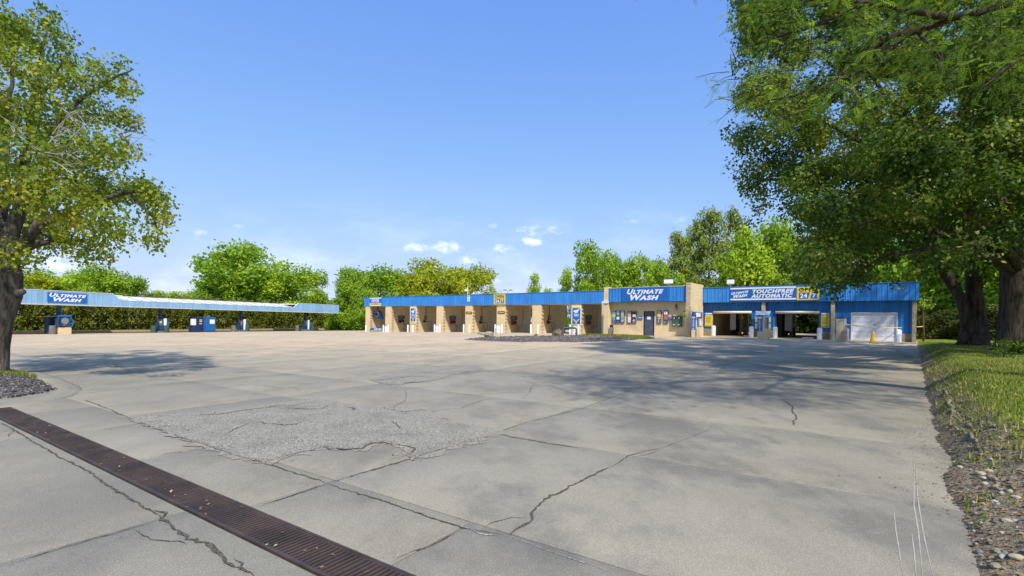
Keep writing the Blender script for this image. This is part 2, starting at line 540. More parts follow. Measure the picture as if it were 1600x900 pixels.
def block_mat(name, a, b, mortar, rough_face=False, bw=0.40, bh=0.20):
    m, nt, bs = mat(name)
    o = nt.obj()
    s = nt.node('ShaderNodeSeparateXYZ'); nt.link(o, s.inputs[0])
    cb = nt.node('ShaderNodeCombineXYZ')
    nt.link(nt.math('ADD', s.outputs[0], s.outputs[1]), cb.inputs[0]); nt.link(s.outputs[2], cb.inputs[1])
    br = nt.node('ShaderNodeTexBrick')
    nt.link(cb.outputs[0], br.inputs['Vector'])
    br.inputs['Scale'].default_value = 1.0
    br.inputs['Brick Width'].default_value = bw
    br.inputs['Row Height'].default_value = bh
    br.inputs['Mortar Size'].default_value = 0.008 if not rough_face else 0.012
    br.inputs['Color1'].default_value = (*a, 1); br.inputs['Color2'].default_value = (*b, 1); br.inputs['Mortar'].default_value = (*mortar, 1)
    n1 = nt.noise(nt.pos(), 1.2, 5, 0.65); n2 = nt.noise(nt.pos(), 22, 4, 0.7)
    c = nt.mix(nt.math('MULTIPLY', nt.ramp(n1, 0.45, 0.75), 0.35), br.outputs['Color'], tuple(x * 0.6 for x in a))
    c = nt.mix(0.35, c, nt.mix(nt.ramp(n2, 0.3, 0.7), (0.3, 0.3, 0.3), (0.65, 0.65, 0.65)), 'OVERLAY')
    nt.link(c, bs.inputs['Base Color']); bs.inputs['Roughness'].default_value = 0.9
    bs.inputs['Specular IOR Level'].default_value = 0.2
    h = nt.math('ADD', nt.math('MULTIPLY', br.outputs['Fac'], -1.0), nt.math('MULTIPLY', n2, 1.6 if rough_face else 0.4))
    nt.link(nt.bump(h, 0.8 if rough_face else 0.45, 0.03 if rough_face else 0.012), bs.inputs['Normal'])
block_mat('tan_block', (0.74, 0.575, 0.335), (0.80, 0.625, 0.37), (0.64, 0.50, 0.31))
block_mat('bay_block', (0.64, 0.52, 0.33), (0.70, 0.57, 0.37), (0.56, 0.46, 0.30))
block_mat('split_face_block', (0.52, 0.40, 0.26), (0.66, 0.52, 0.35), (0.42, 0.34, 0.23), True)
block_mat('grey_split_block', (0.27, 0.23, 0.17), (0.36, 0.30, 0.22), (0.24, 0.20, 0.15), True)

speckled('scuff', ((0.39, 0.36, 0.285), (0.46, 0.425, 0.34), (0.43, 0.39, 0.31)), 40)
plain('fascia_blue', (0.040, 0.235, 0.62), 0.45, var=0.17, scale=0.8, streak=True)
plain('panel_blue', (0.018, 0.170, 0.47), 0.45, var=0.20, scale=0.8, streak=True)
plain('canopy_blue', (0.27, 0.46, 0.66), 0.6, var=0.16, scale=0.7, streak=True)
plain('sign_blue', (0.015, 0.130, 0.46), 0.35, var=0.04)
plain('scuff_pale', (0.445, 0.41, 0.33), 0.9, var=0.15, scale=6)
plain('navy', (0.013, 0.036, 0.125), 0.4, var=0.06)
plain('post_blue', (0.018, 0.065, 0.16), 0.5, var=0.15)
plain('kiosk_blue', (0.014, 0.125, 0.36), 0.35, var=0.08)
plain('sky_print', (0.10, 0.42, 0.62), 0.4)
plain('white_paint', (0.80, 0.79, 0.76), 0.5, var=0.07)
plain('white_print', (0.83, 0.83, 0.83), 0.45, var=0.02)
plain('door_white', (0.70, 0.72, 0.76), 0.5, var=0.06)
plain('roof_white', (0.78, 0.77, 0.72), 0.5, var=0.06)
plain('cream_trim', (0.72, 0.66, 0.55), 0.5, var=0.08)
plain('sign_yellow', (0.78, 0.60, 0.03), 0.4, var=0.05)
plain('cone_yellow', (0.80, 0.50, 0.015), 0.45, var=0.06)
plain('lime_print', (0.72, 0.78, 0.05), 0.4)
plain('green_print', (0.06, 0.40, 0.06), 0.4)
plain('black_print', (0.025, 0.022, 0.022), 0.5, var=0.1)
plain('dark_steel', (0.045, 0.042, 0.040), 0.5, 0.3, var=0.25)
plain('door_grey', (0.075, 0.09, 0.125), 0.4, var=0.12)
plain('grey_metal', (0.33, 0.34, 0.35), 0.45, 0.5, var=0.15)
plain('pipe_grey', (0.105, 0.108, 0.125), 0.6, var=0.25, scale=9)
plain('bin_green', (0.045, 0.10, 0.075), 0.55, var=0.15)
plain('bin_grey', (0.17, 0.175, 0.165), 0.6, var=0.2)
plain('board_green', (0.09, 0.14, 0.09), 0.4, var=0.12)
plain('purple_print', (0.17, 0.07, 0.26), 0.4)
plain('red_print', (0.55, 0.11, 0.08), 0.4)
plain('pink_print', (0.62, 0.36, 0.38), 0.4)
plain('orange_print', (0.72, 0.34, 0.12), 0.4)
plain('red_brown', (0.20, 0.06, 0.04), 0.5)
plain('rubber', (0.02, 0.02, 0.02), 0.7)
plain('rock_tan', (0.38, 0.32, 0.22), 0.9, var=0.3, scale=4)
plain('rock_brown', (0.20, 0.135, 0.085), 0.9, var=0.35, scale=4)
plain('rock_pale', (0.44, 0.38, 0.22), 0.9, var=0.25, scale=5)
plain('dead_wood', (0.30, 0.25, 0.20), 0.9, var=0.3, scale=8)
plain('twig_grey', (0.36, 0.32, 0.28), 0.9, var=0.25, scale=8)
plain('warehouse_wall', (0.62, 0.58, 0.54), 0.7, var=0.08, scale=0.5)
plain('tape', (0.80, 0.55, 0.20), 0.5, var=0.1)
plain('window_dark', (0.03, 0.035, 0.04), 0.1, var=0.1)

def rust_mat():
    m, nt, bs = mat('rusty_iron')
    p = nt.pos()
    n1 = nt.noise(p, 2.2, 5, 0.7); n2 = nt.noise(p, 60, 3, 0.7)
    c = nt.mix(nt.ramp(n1, 0.35, 0.65), (0.050, 0.036, 0.028), (0.100, 0.065, 0.048))
    c = nt.mix(nt.math('MULTIPLY', nt.ramp(n2, 0.5, 0.75), 0.5), c, (0.12, 0.088, 0.072))
    nt.link(c, bs.inputs['Base Color'])
    bs.inputs['Metallic'].default_value = 0.25; bs.inputs['Roughness'].default_value = 0.62
    nt.link(nt.bump(n2, 0.4, 0.003), bs.inputs['Normal'])
rust_mat()

def bark(name, a, b, sc=1.0):
    m, nt, bs = mat(name)
    o = nt.obj()
    n1 = nt.noise(nt.scalev(o, (9 * sc, 9 * sc, 1.6 * sc)), 1.0, 6, 0.7, 0.5)
    n2 = nt.noise(o, 2.0, 4, 0.6)
    c = nt.mix(nt.ramp(n1, 0.35, 0.66), a, b)
    c = nt.mix(nt.math('MULTIPLY', nt.ramp(n2, 0.5, 0.75), 0.3), c, (0.10, 0.11, 0.06))
    nt.link(c, bs.inputs['Base Color']); bs.inputs['Roughness'].default_value = 0.95
    bs.inputs['Specular IOR Level'].default_value = 0.1
    nt.link(nt.bump(n1, 1.0, 0.06), bs.inputs['Normal'])
bark('bark', (0.032, 0.026, 0.019), (0.115, 0.092, 0.070))
bark('bark_maple', (0.050, 0.042, 0.034), (0.18, 0.155, 0.125))
bark('bark_far', (0.07, 0.055, 0.04), (0.15, 0.12, 0.09))
bark('root_wood', (0.26, 0.205, 0.145), (0.50, 0.42, 0.31), 2.0)

def leaf_mat(name, dark, light, accent, trans=0.35, acc_at=0.82):
    m, nt, bs = mat(name)
    t = nt.node('ShaderNodeAttribute', attribute_name='tint').outputs['Fac']
    c = nt.mix(nt.ramp(t, 0.0, acc_at), dark, light)
    c = nt.mix(nt.ramp(t, acc_at - 0.06, acc_at + 0.12), c, accent)
    bs.inputs['Roughness'].default_value = 0.5
    bs.inputs['Specular IOR Level'].default_value = 0.25
    nt.link(c, bs.inputs['Base Color'])
    tr = nt.node('ShaderNodeBsdfTranslucent')
    nt.link(nt.mix(1.0, c, (1.25, 1.25, 0.65), 'MULTIPLY'), tr.inputs['Color'])
    mx = nt.node('ShaderNodeMixShader'); mx.inputs[0].default_value = trans
    out = nt.n['Material Output']
    nt.link(bs.outputs[0], mx.inputs[1]); nt.link(tr.outputs[0], mx.inputs[2]); nt.link(mx.outputs[0], out.inputs['Surface'])
leaf_mat('maple_leaf', (0.124, 0.189, 0.019), (0.335, 0.389, 0.037), (0.540, 0.475, 0.054), 0.45, 0.86)
leaf_mat('linden_leaf', (0.048, 0.100, 0.015), (0.150, 0.220, 0.030), (0.42, 0.43, 0.065), 0.45, 0.76)
leaf_mat('locust_leaf', (0.125, 0.225, 0.026), (0.285, 0.425, 0.044), (0.40, 0.50, 0.07), 0.48)
leaf_mat('bright_leaf', (0.210, 0.342, 0.022), (0.468, 0.600, 0.043), (0.624, 0.684, 0.072), 0.42)
leaf_mat('mid_leaf', (0.159, 0.287, 0.021), (0.397, 0.549, 0.041), (0.561, 0.634, 0.061), 0.42)
leaf_mat('yellow_leaf', (0.287, 0.345, 0.016), (0.540, 0.564, 0.034), (0.667, 0.632, 0.057), 0.42)
leaf_mat('pine_needle', (0.121, 0.190, 0.028), (0.322, 0.380, 0.057), (0.460, 0.448, 0.103), 0.28)
leaf_mat('hedge_leaf', (0.080, 0.110, 0.014), (0.250, 0.275, 0.028), (0.38, 0.29, 0.06), 0.28)
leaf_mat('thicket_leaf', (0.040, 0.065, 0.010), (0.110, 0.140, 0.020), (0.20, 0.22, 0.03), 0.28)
leaf_mat('dry_leaf', (0.14, 0.095, 0.050), (0.34, 0.235, 0.125), (0.48, 0.37, 0.20), 0.1)
leaf_mat('mulch_chip', (0.040, 0.034, 0.030), (0.15, 0.13, 0.115), (0.42, 0.38, 0.34), 0.0)
leaf_mat('grass_blade', (0.111, 0.163, 0.021), (0.305, 0.345, 0.044), (0.546, 0.455, 0.169), 0.35, 0.74)
leaf_mat('stone_mix', (0.10, 0.095, 0.085), (0.30, 0.285, 0.25), (0.50, 0.48, 0.43), 0.0)
leaf_mat('chip_mix', (0.080, 0.066, 0.054), (0.245, 0.205, 0.168), (0.44, 0.39, 0.33), 0.0)
# ------------------------------------------------------------------ ground, paving, drain
def spaced(a, b, step):
    return list(np.linspace(a, b, max(2, int(round((b - a) / step)) + 1)))
def sheet(xs, ys, zf, keep=None):
    X, Y = np.meshgrid(np.array(xs), np.array(ys))
    Z = zf(X, Y)
    nx, ny = len(xs), len(ys)
    V = np.stack([X.ravel(), Y.ravel(), Z.ravel()], -1)
    I = np.arange(nx * ny).reshape(ny, nx)
    F = np.stack([I[:-1, :-1].ravel(), I[:-1, 1:].ravel(), I[1:, 1:].ravel(), I[1:, :-1].ravel()], -1)
    if keep is not None:
        F = F[[keep(V[f].mean(0)) for f in F]]
    return V, F
gx = [-3000, -1200, -500, -250, -150] + spaced(-110, 90, 5) + [150, 250, 500, 1200, 3000]
gy = [-600, -250, -100, -50] + spaced(-25, 150, 5) + [200, 300, 600, 1500, 4500]
V, F = sheet(gx, gy, lambda x, y: zg(x, y) - 0.09 - 0.35 * np.clip((np.hypot(x, y) - 120) / 400, 0, 1))
tag(link('ground', np_mesh('ground', V, F, 'rough_grass', smooth=True)), kind='structure')

def uv2w(u, v):
    u = np.asarray(u, float); v = np.asarray(v, float)
    return PF.e[0] * u + PF.i[0] * v, PF.e[1] * u + PF.i[1] * v
def w2uv(x, y):
    return PF.e[0] * x + PF.e[1] * y, PF.i[0] * x + PF.i[1] * y
DV0, DV1, DU0, DU1 = 1.865, 2.185, -11.55, 0.45           # the drain slot in joint coordinates
us = sorted(set(spaced(-72, -12, 2) + spaced(-11.55, 0.45, 0.6) + spaced(1, 32, 1) + [DU0, DU1]))
vs_ = sorted(set(spaced(-14, 0, 1) + [1.0, DV0, DV1, 3.0] + spaced(4, 74, 1)))
X, Y = np.meshgrid(us, vs_)
wx, wy = uv2w(X, Y)
V = np.stack([wx.ravel(), wy.ravel(), zg(wx, wy).ravel()], -1)
I = np.arange(X.size).reshape(X.shape)
F = np.stack([I[:-1, :-1].ravel(), I[:-1, 1:].ravel(), I[1:, 1:].ravel(), I[1:, :-1].ravel()], -1)
cu_m = (X[:-1, :-1] + X[1:, 1:]).ravel() / 2; cv_m = (Y[:-1, :-1] + Y[1:, 1:]).ravel() / 2
F = F[~((cu_m > DU0) & (cu_m < DU1) & (cv_m > DV0) & (cv_m < DV1))]
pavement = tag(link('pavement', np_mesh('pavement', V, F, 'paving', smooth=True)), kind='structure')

SLAB = 0.022                                               # how far the slabs stand above the joint beds
def slab(u0, u1, v0, v1, gap=0.006):
    """one cast slab: follows the fall of the lot, arrises rounded, skirt down into the joint"""
    g = gap
    a0, a1, b0, b1 = u0 + g, u1 - g, v0 + g, v1 - g
    us_ = [a0, a0 + 0.012] + spaced(a0 + .012, a1 - .012, .8)[1:-1] + [a1 - .012, a1]
    vs2 = [b0, b0 + 0.012] + spaced(b0 + .012, b1 - .012, .8)[1:-1] + [b1 - .012, b1]
    X, Y = np.meshgrid(us_, vs2)
    wx, wy = uv2w(X, Y)
    r = random.uniform
    tilt = r(-.0018, .0018) + (X - u0) / (u1 - u0) * r(-.0018, .0018) + (Y - v0) / (v1 - v0) * r(-.0018, .0018)
    Z = zg(wx, wy) + SLAB + tilt
    edge = np.zeros_like(Z, bool); edge[0, :] = edge[-1, :] = edge[:, 0] = edge[:, -1] = True
    Z[edge] -= 0.006
    nu, nv = len(us_), len(vs2)
    V = [tuple(p) for p in np.stack([wx.ravel(), wy.ravel(), Z.ravel()], -1)]
    Fs = [(j * nu + i, j * nu + i + 1, (j + 1) * nu + i + 1, (j + 1) * nu + i) for j in range(nv - 1) for i in range(nu - 1)]
    loop = [(0, i) for i in range(nu)] + [(j, nu - 1) for j in range(1, nv)] + [(nv - 1, i) for i in range(nu - 2, -1, -1)] + [(j, 0) for j in range(nv - 2, 0, -1)]
    o = len(V)
    for j, i in loop:
        k = j * nu + i
        V.append((V[k][0], V[k][1], V[k][2] - 0.03))
    n = len(loop)
    for q in range(n):
        j, i = loop[q]; j2, i2 = loop[(q + 1) % n]
        Fs.append((j * nu + i, o + q, o + (q + 1) % n, j2 * nu + i2))
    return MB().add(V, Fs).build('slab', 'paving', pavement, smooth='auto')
def in_view(u0, u1, v0, v1, ymax=30):
    for u in np.linspace(u0, u1, 4):
        for v in np.linspace(v0, v1, 4):
            x, y = uv2w(u, v)
            if y > 1.6 and y < ymax and abs(x) < y * 1.15 + 1.0 and 0.774 * (x - 3.07) - 0.633 * (y - 3.15) < 0.6:
                return True
    return False
BANDS = [(-9.6, -5.5, [-30, -21, -17, -12.6, -8.4, -4.4, -.3, 4, 8]), (-5.5, -1.4, [-30, -21, -17, -12.6, -8.5, -4.4, -.2, 4, 8]),
         (-1.4, DV0 - .012, [-30, -25, -21, -17, -12.6, -8.6, -4.39, -.2, 4, 8]),
         (DV1 + .012, 3.03, [-30, -20, -16, -12.9, -10.6, -8.47, -6.3, -4.06, -2.36, -.2, 2.0, 8]),
         (3.03, 5.62, [-33, -25.4, -21.3, -17.2, -13.25, -9.25, -4.02, 1.15, 6]), (5.62, 8.12, [-33, -25.4, -21.3, -17.2, -13.25, -9.2, -3.92, 1.3, 6]),
         (8.12, 12.3, [-33, -25.4, -21.3, -17.2, -13.3, -9.1, -3.7, 1.6, 6.6]), (12.3, 16.4, [-33, -25.4, -21.3, -17.2, -13.3, -8.9, -3.4, 2, 7]),
         (16.4, 20.5, [-33, -25.4, -21.3, -17.2, -13.2, -8.7, -3.0, 2.4, 7.4]), (20.5, 24.6, [-33, -25.4, -21.3, -17.2, -13.2, -8.5, -2.8, 2.6, 8]),
         (24.6, 28.8, [-33, -25.4, -21.3, -17.2, -13.2, -8.4, -2.6, 2.8, 8]), (28.8, 33, [-33, -25.4, -21.3, -17.2, -13.2, -8.4, -2.6, 2.8, 8]),
         (33, 37, [-33, -25.4, -21.3, -17.2, -13.2, -8.4, -2.6, 2.8, 8])]
for v0, v1, bs_ in BANDS:
    for u0, u1 in zip(bs_[:-1], bs_[1:]):
        if in_view(u0, u1, v0, v1):
            if v0 in (1.70, DV1 + .012) and u0 < DU0 < u1:
                pass
            slab(u0, u1, v0, v1, 0.0042 if v0 < 8 else 0.0032)
# slabs that close the drain line at its far end
slab(-20, DU0 - .02, DV0 - .012, DV1 + .012)

def ribbon(pts, wid, lift, name, m, parent, jit=0.5, step=0.05):
    """an open crack or a joint full of dirt: a ragged strip just proud of the slab"""
    P = [np.array(p[:2]) for p in pts]
    L = []
    for a, b in zip(P[:-1], P[1:]):
        n = max(1, int(np.linalg.norm(b - a) / step))
        for k in range(n):
            L.append(a + (b - a) * k / n)
    L.append(P[-1]); L = np.array(L)
    t = np.gradient(L, axis=0); t /= np.linalg.norm(t, axis=1)[:, None] + 1e-9
    nrm = np.stack([-t[:, 1], t[:, 0]], -1)
    n = len(L)
    off = np.cumsum(rng.normal(0, 1, n)); off -= np.linspace(off[0], off[-1], n)
    off = off / (np.abs(off).max() + 1e-6) * wid * jit * 1.6
    ends = np.minimum(1, np.minimum(np.arange(n), np.arange(n)[::-1]) / 4.0)
    w = wid * .68 * (0.35 + 1.1 * rng.random(n)) * (0.15 + 0.85 * ends)
    C_ = L + nrm * (off + rng.normal(0, wid * .25, n))[:, None]
    A = C_ + nrm * w[:, None] / 2; B = C_ - nrm * w[:, None] / 2
    V = np.concatenate([np.column_stack([A, zg(A[:, 0], A[:, 1]) + lift]), np.column_stack([B, zg(B[:, 0], B[:, 1]) + lift])])
    F = np.stack([np.arange(n - 1), n + np.arange(n - 1), n + np.arange(1, n), np.arange(1, n)], -1)
    return link(name, np_mesh(name, V, F, m), parent)
LIFT = SLAB + 0.0068
def crack(pix, wid=0.018, m='joint_dirt', jit=0.6):
    return ribbon([gp(x, y, SLAB) for x, y in pix], wid, LIFT, 'crack', m, pavement, jit)
crack([(796, 836), (832, 812), (836, 800), (864, 776), (900, 756), (936, 736), (956, 730)], 0.036)
crack([(956, 730), (980, 712), (1010, 705), (1036, 700)], 0.018)
crack([(980, 716), (1005, 712), (1036, 702)], 0.012)
crack([(752, 828), (776, 816), (800, 808), (832, 811)], 0.014)
crack([(812, 806), (828, 802), (836, 806), (830, 813)], 0.010)
crack([(776, 808), (784, 812), (776, 818)], 0.008)
crack([(790, 837), (812, 826), (834, 812)], 0.012)
crack([(1036, 700), (1075, 685), (1108, 672), (1114, 664)], 0.008)
crack([(692, 612), (736, 618), (784, 614), (828, 614), (832, 602), (856, 604)], 0.018)
crack([(828, 614), (815, 624), (810, 625)], 0.012)
crack([(668, 642), (720, 638), (752, 626), (776, 622)], 0.016)
crack([(608, 640), (634, 626), (636, 616), (632, 610)], 0.014)
crack([(558, 588), (600, 582), (640, 577)], 0.012)
crack([(1217, 623), (1232, 630), (1240, 636), (1241, 648), (1244, 652), (1239, 666)], 0.030)
crack([(0, 677), (14, 671), (20, 673), (12, 681), (15, 684)], 0.012)
crack([(208, 828), (240, 842), (257, 845), (280, 846), (291, 852)], 0.016)
crack([(218, 826), (222, 838), (218, 842)], 0.008)
crack([(410, 603), (432, 606), (447, 608)], 0.022)
crack([(425, 603), (460, 606), (470, 612)], 0.010)
crack([(176, 569), (184, 572), (190, 575)], 0.05)
crack([(310, 630), (345, 629), (375, 623)], 0.012)
crack([(395, 631), (420, 628)], 0.012)
crack([(464, 619), (500, 618), (530, 618)], 0.012)
crack([(880, 595), (908, 593), (942, 586), (956, 584)], 0.016)
crack([(940, 642), (1000, 655), (1080, 660)], 0.007)
# the rough joint beside the drain and the filled joints round the near slabs
def joint(pix, wid, m='joint_dirt', jit=0.5):
    return ribbon([gp(x, y, SLAB) for x, y in pix], wid, LIFT, 'joint', m, pavement, jit)
joint([(0, 661), (45, 687), (90, 712), (128, 732), (166, 758), (210, 782), (249, 806)], 0.024)
joint([(249, 806), (287, 836), (330, 860), (366, 881), (397, 901)], 0.040)
joint([(235, 800), (255, 803), (268, 812)], 0.045)
joint([(362, 876), (372, 884), (384, 892)], 0.045)
joint([(130, 625), (200, 652), (260, 676), (332, 700), (414, 725), (470, 743), (513, 756)], 0.024)
joint([(513, 756), (612, 787), (724, 825), (790, 837)], 0.020)
joint([(790, 837), (856, 862), (960, 896)], 0.008, 'pale_mortar')
joint([(724, 823), (760, 834), (795, 839)], 0.020, 'pale_mortar', 1.0)
joint([(406, 792), (440, 780), (513, 757)], 0.022)
joint([(520, 753), (600, 729), (690, 703), (776, 679)], 0.030)
joint([(776, 678), (840, 690), (908, 701)], 0.034)
joint([(776, 676), (830, 658), (908, 639), (960, 620), (1010, 602)], 0.018)
joint([(1010, 602), (1090, 580), (1170, 562)], 0.014)
joint([(233, 715), (280, 706), (332, 700)], 0.022)
joint([(155, 673), (190, 667), (215, 664)], 0.018)
joint([(616, 874), (670, 856), (722, 827)], 0.020)
joint([(616, 876), (640, 866)], 0.03, 'pale_mortar', 1.0)
joint([(808, 629), (908, 639), (976, 646), (1080, 655), (1200, 669), (1290, 680)], 0.010)
joint([(0, 886), (120, 851), (246, 815)], 0.016)
joint([(166, 757), (190, 752), (211, 750)], 0.014)
joint([(0, 689), (34, 683)], 0.016)
joint([(125, 731), (162, 726)], 0.010)
joint([(113, 617), (280, 599), (420, 588), (546, 576), (660, 566), (761, 556)], 0.020)
joint([(200, 583), (290, 577), (377, 570), (520, 562)], 0.020)

# the patch where the surface has worn off and the stones show
def flat_patch(pix, lift, m, name, rag=1.0):
    P = []
    pts = [gp(x, y, SLAB)[:2] for x, y in pix]
    n = len(pts)
    for k in range(n):
        a, b = pts[k], pts[(k + 1) % n]
        L = max(1, int(np.linalg.norm(b - a) / 0.05))
        for q in range(L):
            p = a + (b - a) * q / L
            P.append(p + rng.normal(0, .016, 2) * rag + .05 * rag * np.array([mnoise.noise(Vector((p[0] * 5, p[1] * 5, 0))), mnoise.noise(Vector((p[0] * 5, p[1] * 5, 7)))]))
    import bmesh
    bm = bmesh.new()
    f = bm.faces.new([bm.verts.new((p[0], p[1], 0)) for p in P])
    bmesh.ops.triangulate(bm, faces=[f])
    for _ in range(2):
        ee = [e for e in bm.edges if e.calc_length() > 0.7]
        bmesh.ops.subdivide_edges(bm, edges=ee, cuts=1)
        bmesh.ops.triangulate(bm, faces=bm.faces[:])
    bm.normal_update()
    for f in bm.faces:
        if f.normal.z < 0:
            f.normal_flip()
    for v in bm.verts:
        v.co.z = zg(v.co.x, v.co.y) + lift + (0.003 * mnoise.noise(Vector((v.co.x * 3, v.co.y * 3, 0))))
    me = bpy.data.meshes.new(name); bm.to_mesh(me); bm.free()
    me.materials.append(MATS[m])
    return link(name, me, pavement)
PATCH = [(200, 652), (230, 652), (254, 651), (300, 649), (336, 647), (390, 640), (431, 634), (460, 630), (489, 627), (520, 631), (542, 635), (575, 638),
            (604, 639), (630, 636), (658, 639), (668, 644), (678, 651), (711, 662), (745, 668), (773, 676), (736, 690), (690, 703), (645, 715), (634, 707),
            (621, 697), (600, 693), (584, 693), (563, 702), (540, 700), (505, 699), (476, 706), (447, 711), (430, 718), (414, 722), (370, 711), (332, 699), (290, 684), (245, 668)]
flat_patch([(485 + (x - 485) * 1.05 , 666 + (y - 666) * 1.10) for x, y in PATCH], SLAB + .0062, 'worn_halo', 'worn_patch', 2.2)
flat_patch(PATCH, SLAB + .0090, 'worn_aggregate', 'worn_patch')
flat_patch([(575, 594), (600, 588), (620, 578), (660, 573), (700, 571), (745, 570), (756, 576), (740, 583), (705, 586), (690, 592), (665, 597), (640, 598), (625, 602), (600, 600)],
           SLAB + .0090, 'worn_aggregate', 'worn_patch')
PL = SLAB + .0135
def ridge(pix, wid, m='joint_dirt'):
    return ribbon([gp(x, y, SLAB) for x, y in pix], wid * 1.35, PL, 'crack', m, pavement, 0.5)
ridge([(394, 661), (410, 660), (428, 664), (443, 665), (462, 664), (472, 660)], 0.034)
ridge([(447, 638), (475, 640), (505, 639), (518, 633)], 0.030)
ridge([(447, 638), (470, 632), (500, 628)], 0.012)
ridge([(505, 700), (540, 702), (563, 701), (575, 694), (584, 692), (605, 692), (621, 697)], 0.040)
ridge([(541, 636), (550, 641), (560, 642)], 0.05)
ridge([(604, 640), (630, 645), (660, 641), (668, 644)], 0.022)
ridge([(230, 660), (245, 659), (256, 660)], 0.035)
ridge([(350, 682), (365, 672), (394, 661)], 0.012)
ridge([(610, 658), (620, 664), (625, 674)], 0.018)
ridge([(300, 650), (340, 648), (390, 641), (440, 634)], 0.022)
ridge([(620, 694), (650, 702), (640, 712)], 0.025)
ridge([(660, 582), (690, 584), (720, 583), (748, 578)], 0.05)
ridge([(580, 595), (610, 592), (650, 588)], 0.04)
ridge([(630, 600), (665, 596)], 0.05)
ridge([(430, 719), (470, 708), (505, 700)], 0.012, 'bare_soil')
for pix, w_ in [([(1412, 905), (1400, 830), (1396, 790)], .02), ([(1442, 905), (1435, 830), (1428, 790), (1428, 700)], .025), ([(1459, 905), (1444, 840), (1434, 780), (1430, 715)], .022),
                ([(1432, 905), (1428, 860), (1424, 830)], .02), ([(1415, 690), (1432, 680), (1439, 665)], .02)]:
    L = np.array([gp(x, y, SLAB)[:2] for x, y in pix]); tt_ = np.linspace(0, len(L) - 1, 25)
    cx, cy = np.interp(tt_, range(len(L)), L[:, 0]), np.interp(tt_, range(len(L)), L[:, 1])
    ww_ = w_ * .30 * np.sin(np.linspace(.15, math.pi - .05, 25)) * .8
    zz_ = zg(cx, cy) + SLAB + .0052
    link('scuff_mark', np_mesh('scuff_mark', np.concatenate([np.column_stack([cx - ww_, cy, zz_]), np.column_stack([cx + ww_, cy, zz_])]), np.stack([np.arange(24), 25 + np.arange(24), 26 + np.arange(24), 1 + np.arange(24)], -1), 'scuff_pale'), pavement)

# crumbs broken off round the worn patch
cr_ = []
for x, y in [(254, 651), (336, 647), (431, 634), (604, 639), (690, 655), (736, 690), (645, 715), (584, 693), (505, 699), (414, 722), (332, 699), (245, 668), (745, 572), (640, 598), (300, 672), (450, 690), (560, 660), (650, 680)]:
    c_ = gp(x, y, SLAB)[:2]
    q = c_ + rng.normal(0, .075, (70, 2)) * np.array([1.6, .8])
    cr_.append(np.column_stack([q, zg(q[:, 0], q[:, 1]) + LIFT + .004]))
_crumbs = np.concatenate(cr_)
def litter(P, size, name, m='dry_leaf'):
    n = len(P); a = rng.random(n) * 6.28; L = size * (.5 + rng.random(n))
    A = np.stack([np.cos(a), np.sin(a), rng.normal(0, .25, n)], -1) * L[:, None]
    S = np.stack([-np.sin(a), np.cos(a), rng.normal(0, .25, n)], -1) * L[:, None] * .35
    P = P + np.array([0, 0, .008])
    V = np.stack([P - A * .5, P + S, P + A * .5, P - S], 1)
    return np_mesh(name, V.reshape(-1, 3), np.arange(4 * n).reshape(n, 4), m, rng.random(n))
# the trench drain: frame, grate panels, every bar of a panel a piece of its own
drain = thing('trench_drain', 'long rusty iron trench drain grate set across the concrete in the near left corner', 'drain', (0, 0, 0))
def uvz(u, v, dz):
    x, y = uv2w(u, v)
    return (float(x), float(y), zg(x, y) + dz)
def uv_box(mb, u0, u1, v0, v1, d0, d1):
    vs = [uvz(u, v, d) for d in (d0, d1) for v in (v0, v1) for u in (u0, u1)]
    mb.add(vs, [(0, 2, 3, 1), (4, 5, 7, 6), (0, 1, 5, 4), (2, 6, 7, 3), (0, 4, 6, 2), (1, 3, 7, 5)])
mb = MB()
for k in range(12):
    a, b = DU0 + k * 1.0, DU0 + (k + 1) * 1.0
    uv_box(mb, a, b, DV0 - .002, DV0 + .016, -.30, SLAB + .004)
    uv_box(mb, a, b, DV1 - .016, DV1 + .002, -.30, SLAB + .004)
uv_box(mb, DU0 - .02, DU0, DV0, DV1, -.30, SLAB + .004)
mb.build('frame', 'rusty_iron', drain)
mb = MB(); uv_box(mb, DU0, DU1, DV0, DV1, -.32, -.28)
mb.build('channel_bed', 'joint_dirt', drain)
P = np.stack(uv2w(rng.uniform(DU0, DU1, 90), rng.uniform(DV0, DV1, 90)), -1)
o = litter(np.column_stack([P, zg(P[:, 0], P[:, 1]) + SLAB - .004]), .026, 'leaf_litter'); tag(link('leaf_litter', o, drain), kind='stuff')
n_bar = 0
PITCH = 0.040
for k in range(12):
    u0, u1 = DU0 + k * 1.0, DU0 + (k + 1) * 1.0
    if u0 > 0.3: break
    mb = MB()
    dz = random.uniform(-.003, .003)
    uv_box(mb, u0 + .004, u1 - .004, DV0 + .017, DV0 + .033, -.012, SLAB - .001 + dz)
    uv_box(mb, u0 + .004, u1 - .004, DV1 - .033, DV1 - .017, -.012, SLAB - .001 + dz)
    uv_box(mb, u0 + .004, u0 + .018, DV0 + .034, DV1 - .034, -.012, SLAB + dz)
    uv_box(mb, u1 - .018, u1 - .004, DV0 + .034, DV1 - .034, -.012, SLAB + dz)
    g = mb.build('grate_panel', 'rusty_iron', drain)
    nb = int(0.955 / PITCH)
    for q in range(nb):
        uu = u0 + .026 + (q + .5) * (1.0 - .052) / nb
        b = MB()
        uv_box(b, uu - .0095, uu + .0095, DV0 + .032, DV1 - .032, -.02, SLAB - .002 + dz + random.uniform(-.001, .001))
        b.build('bar', 'rusty_iron', g)

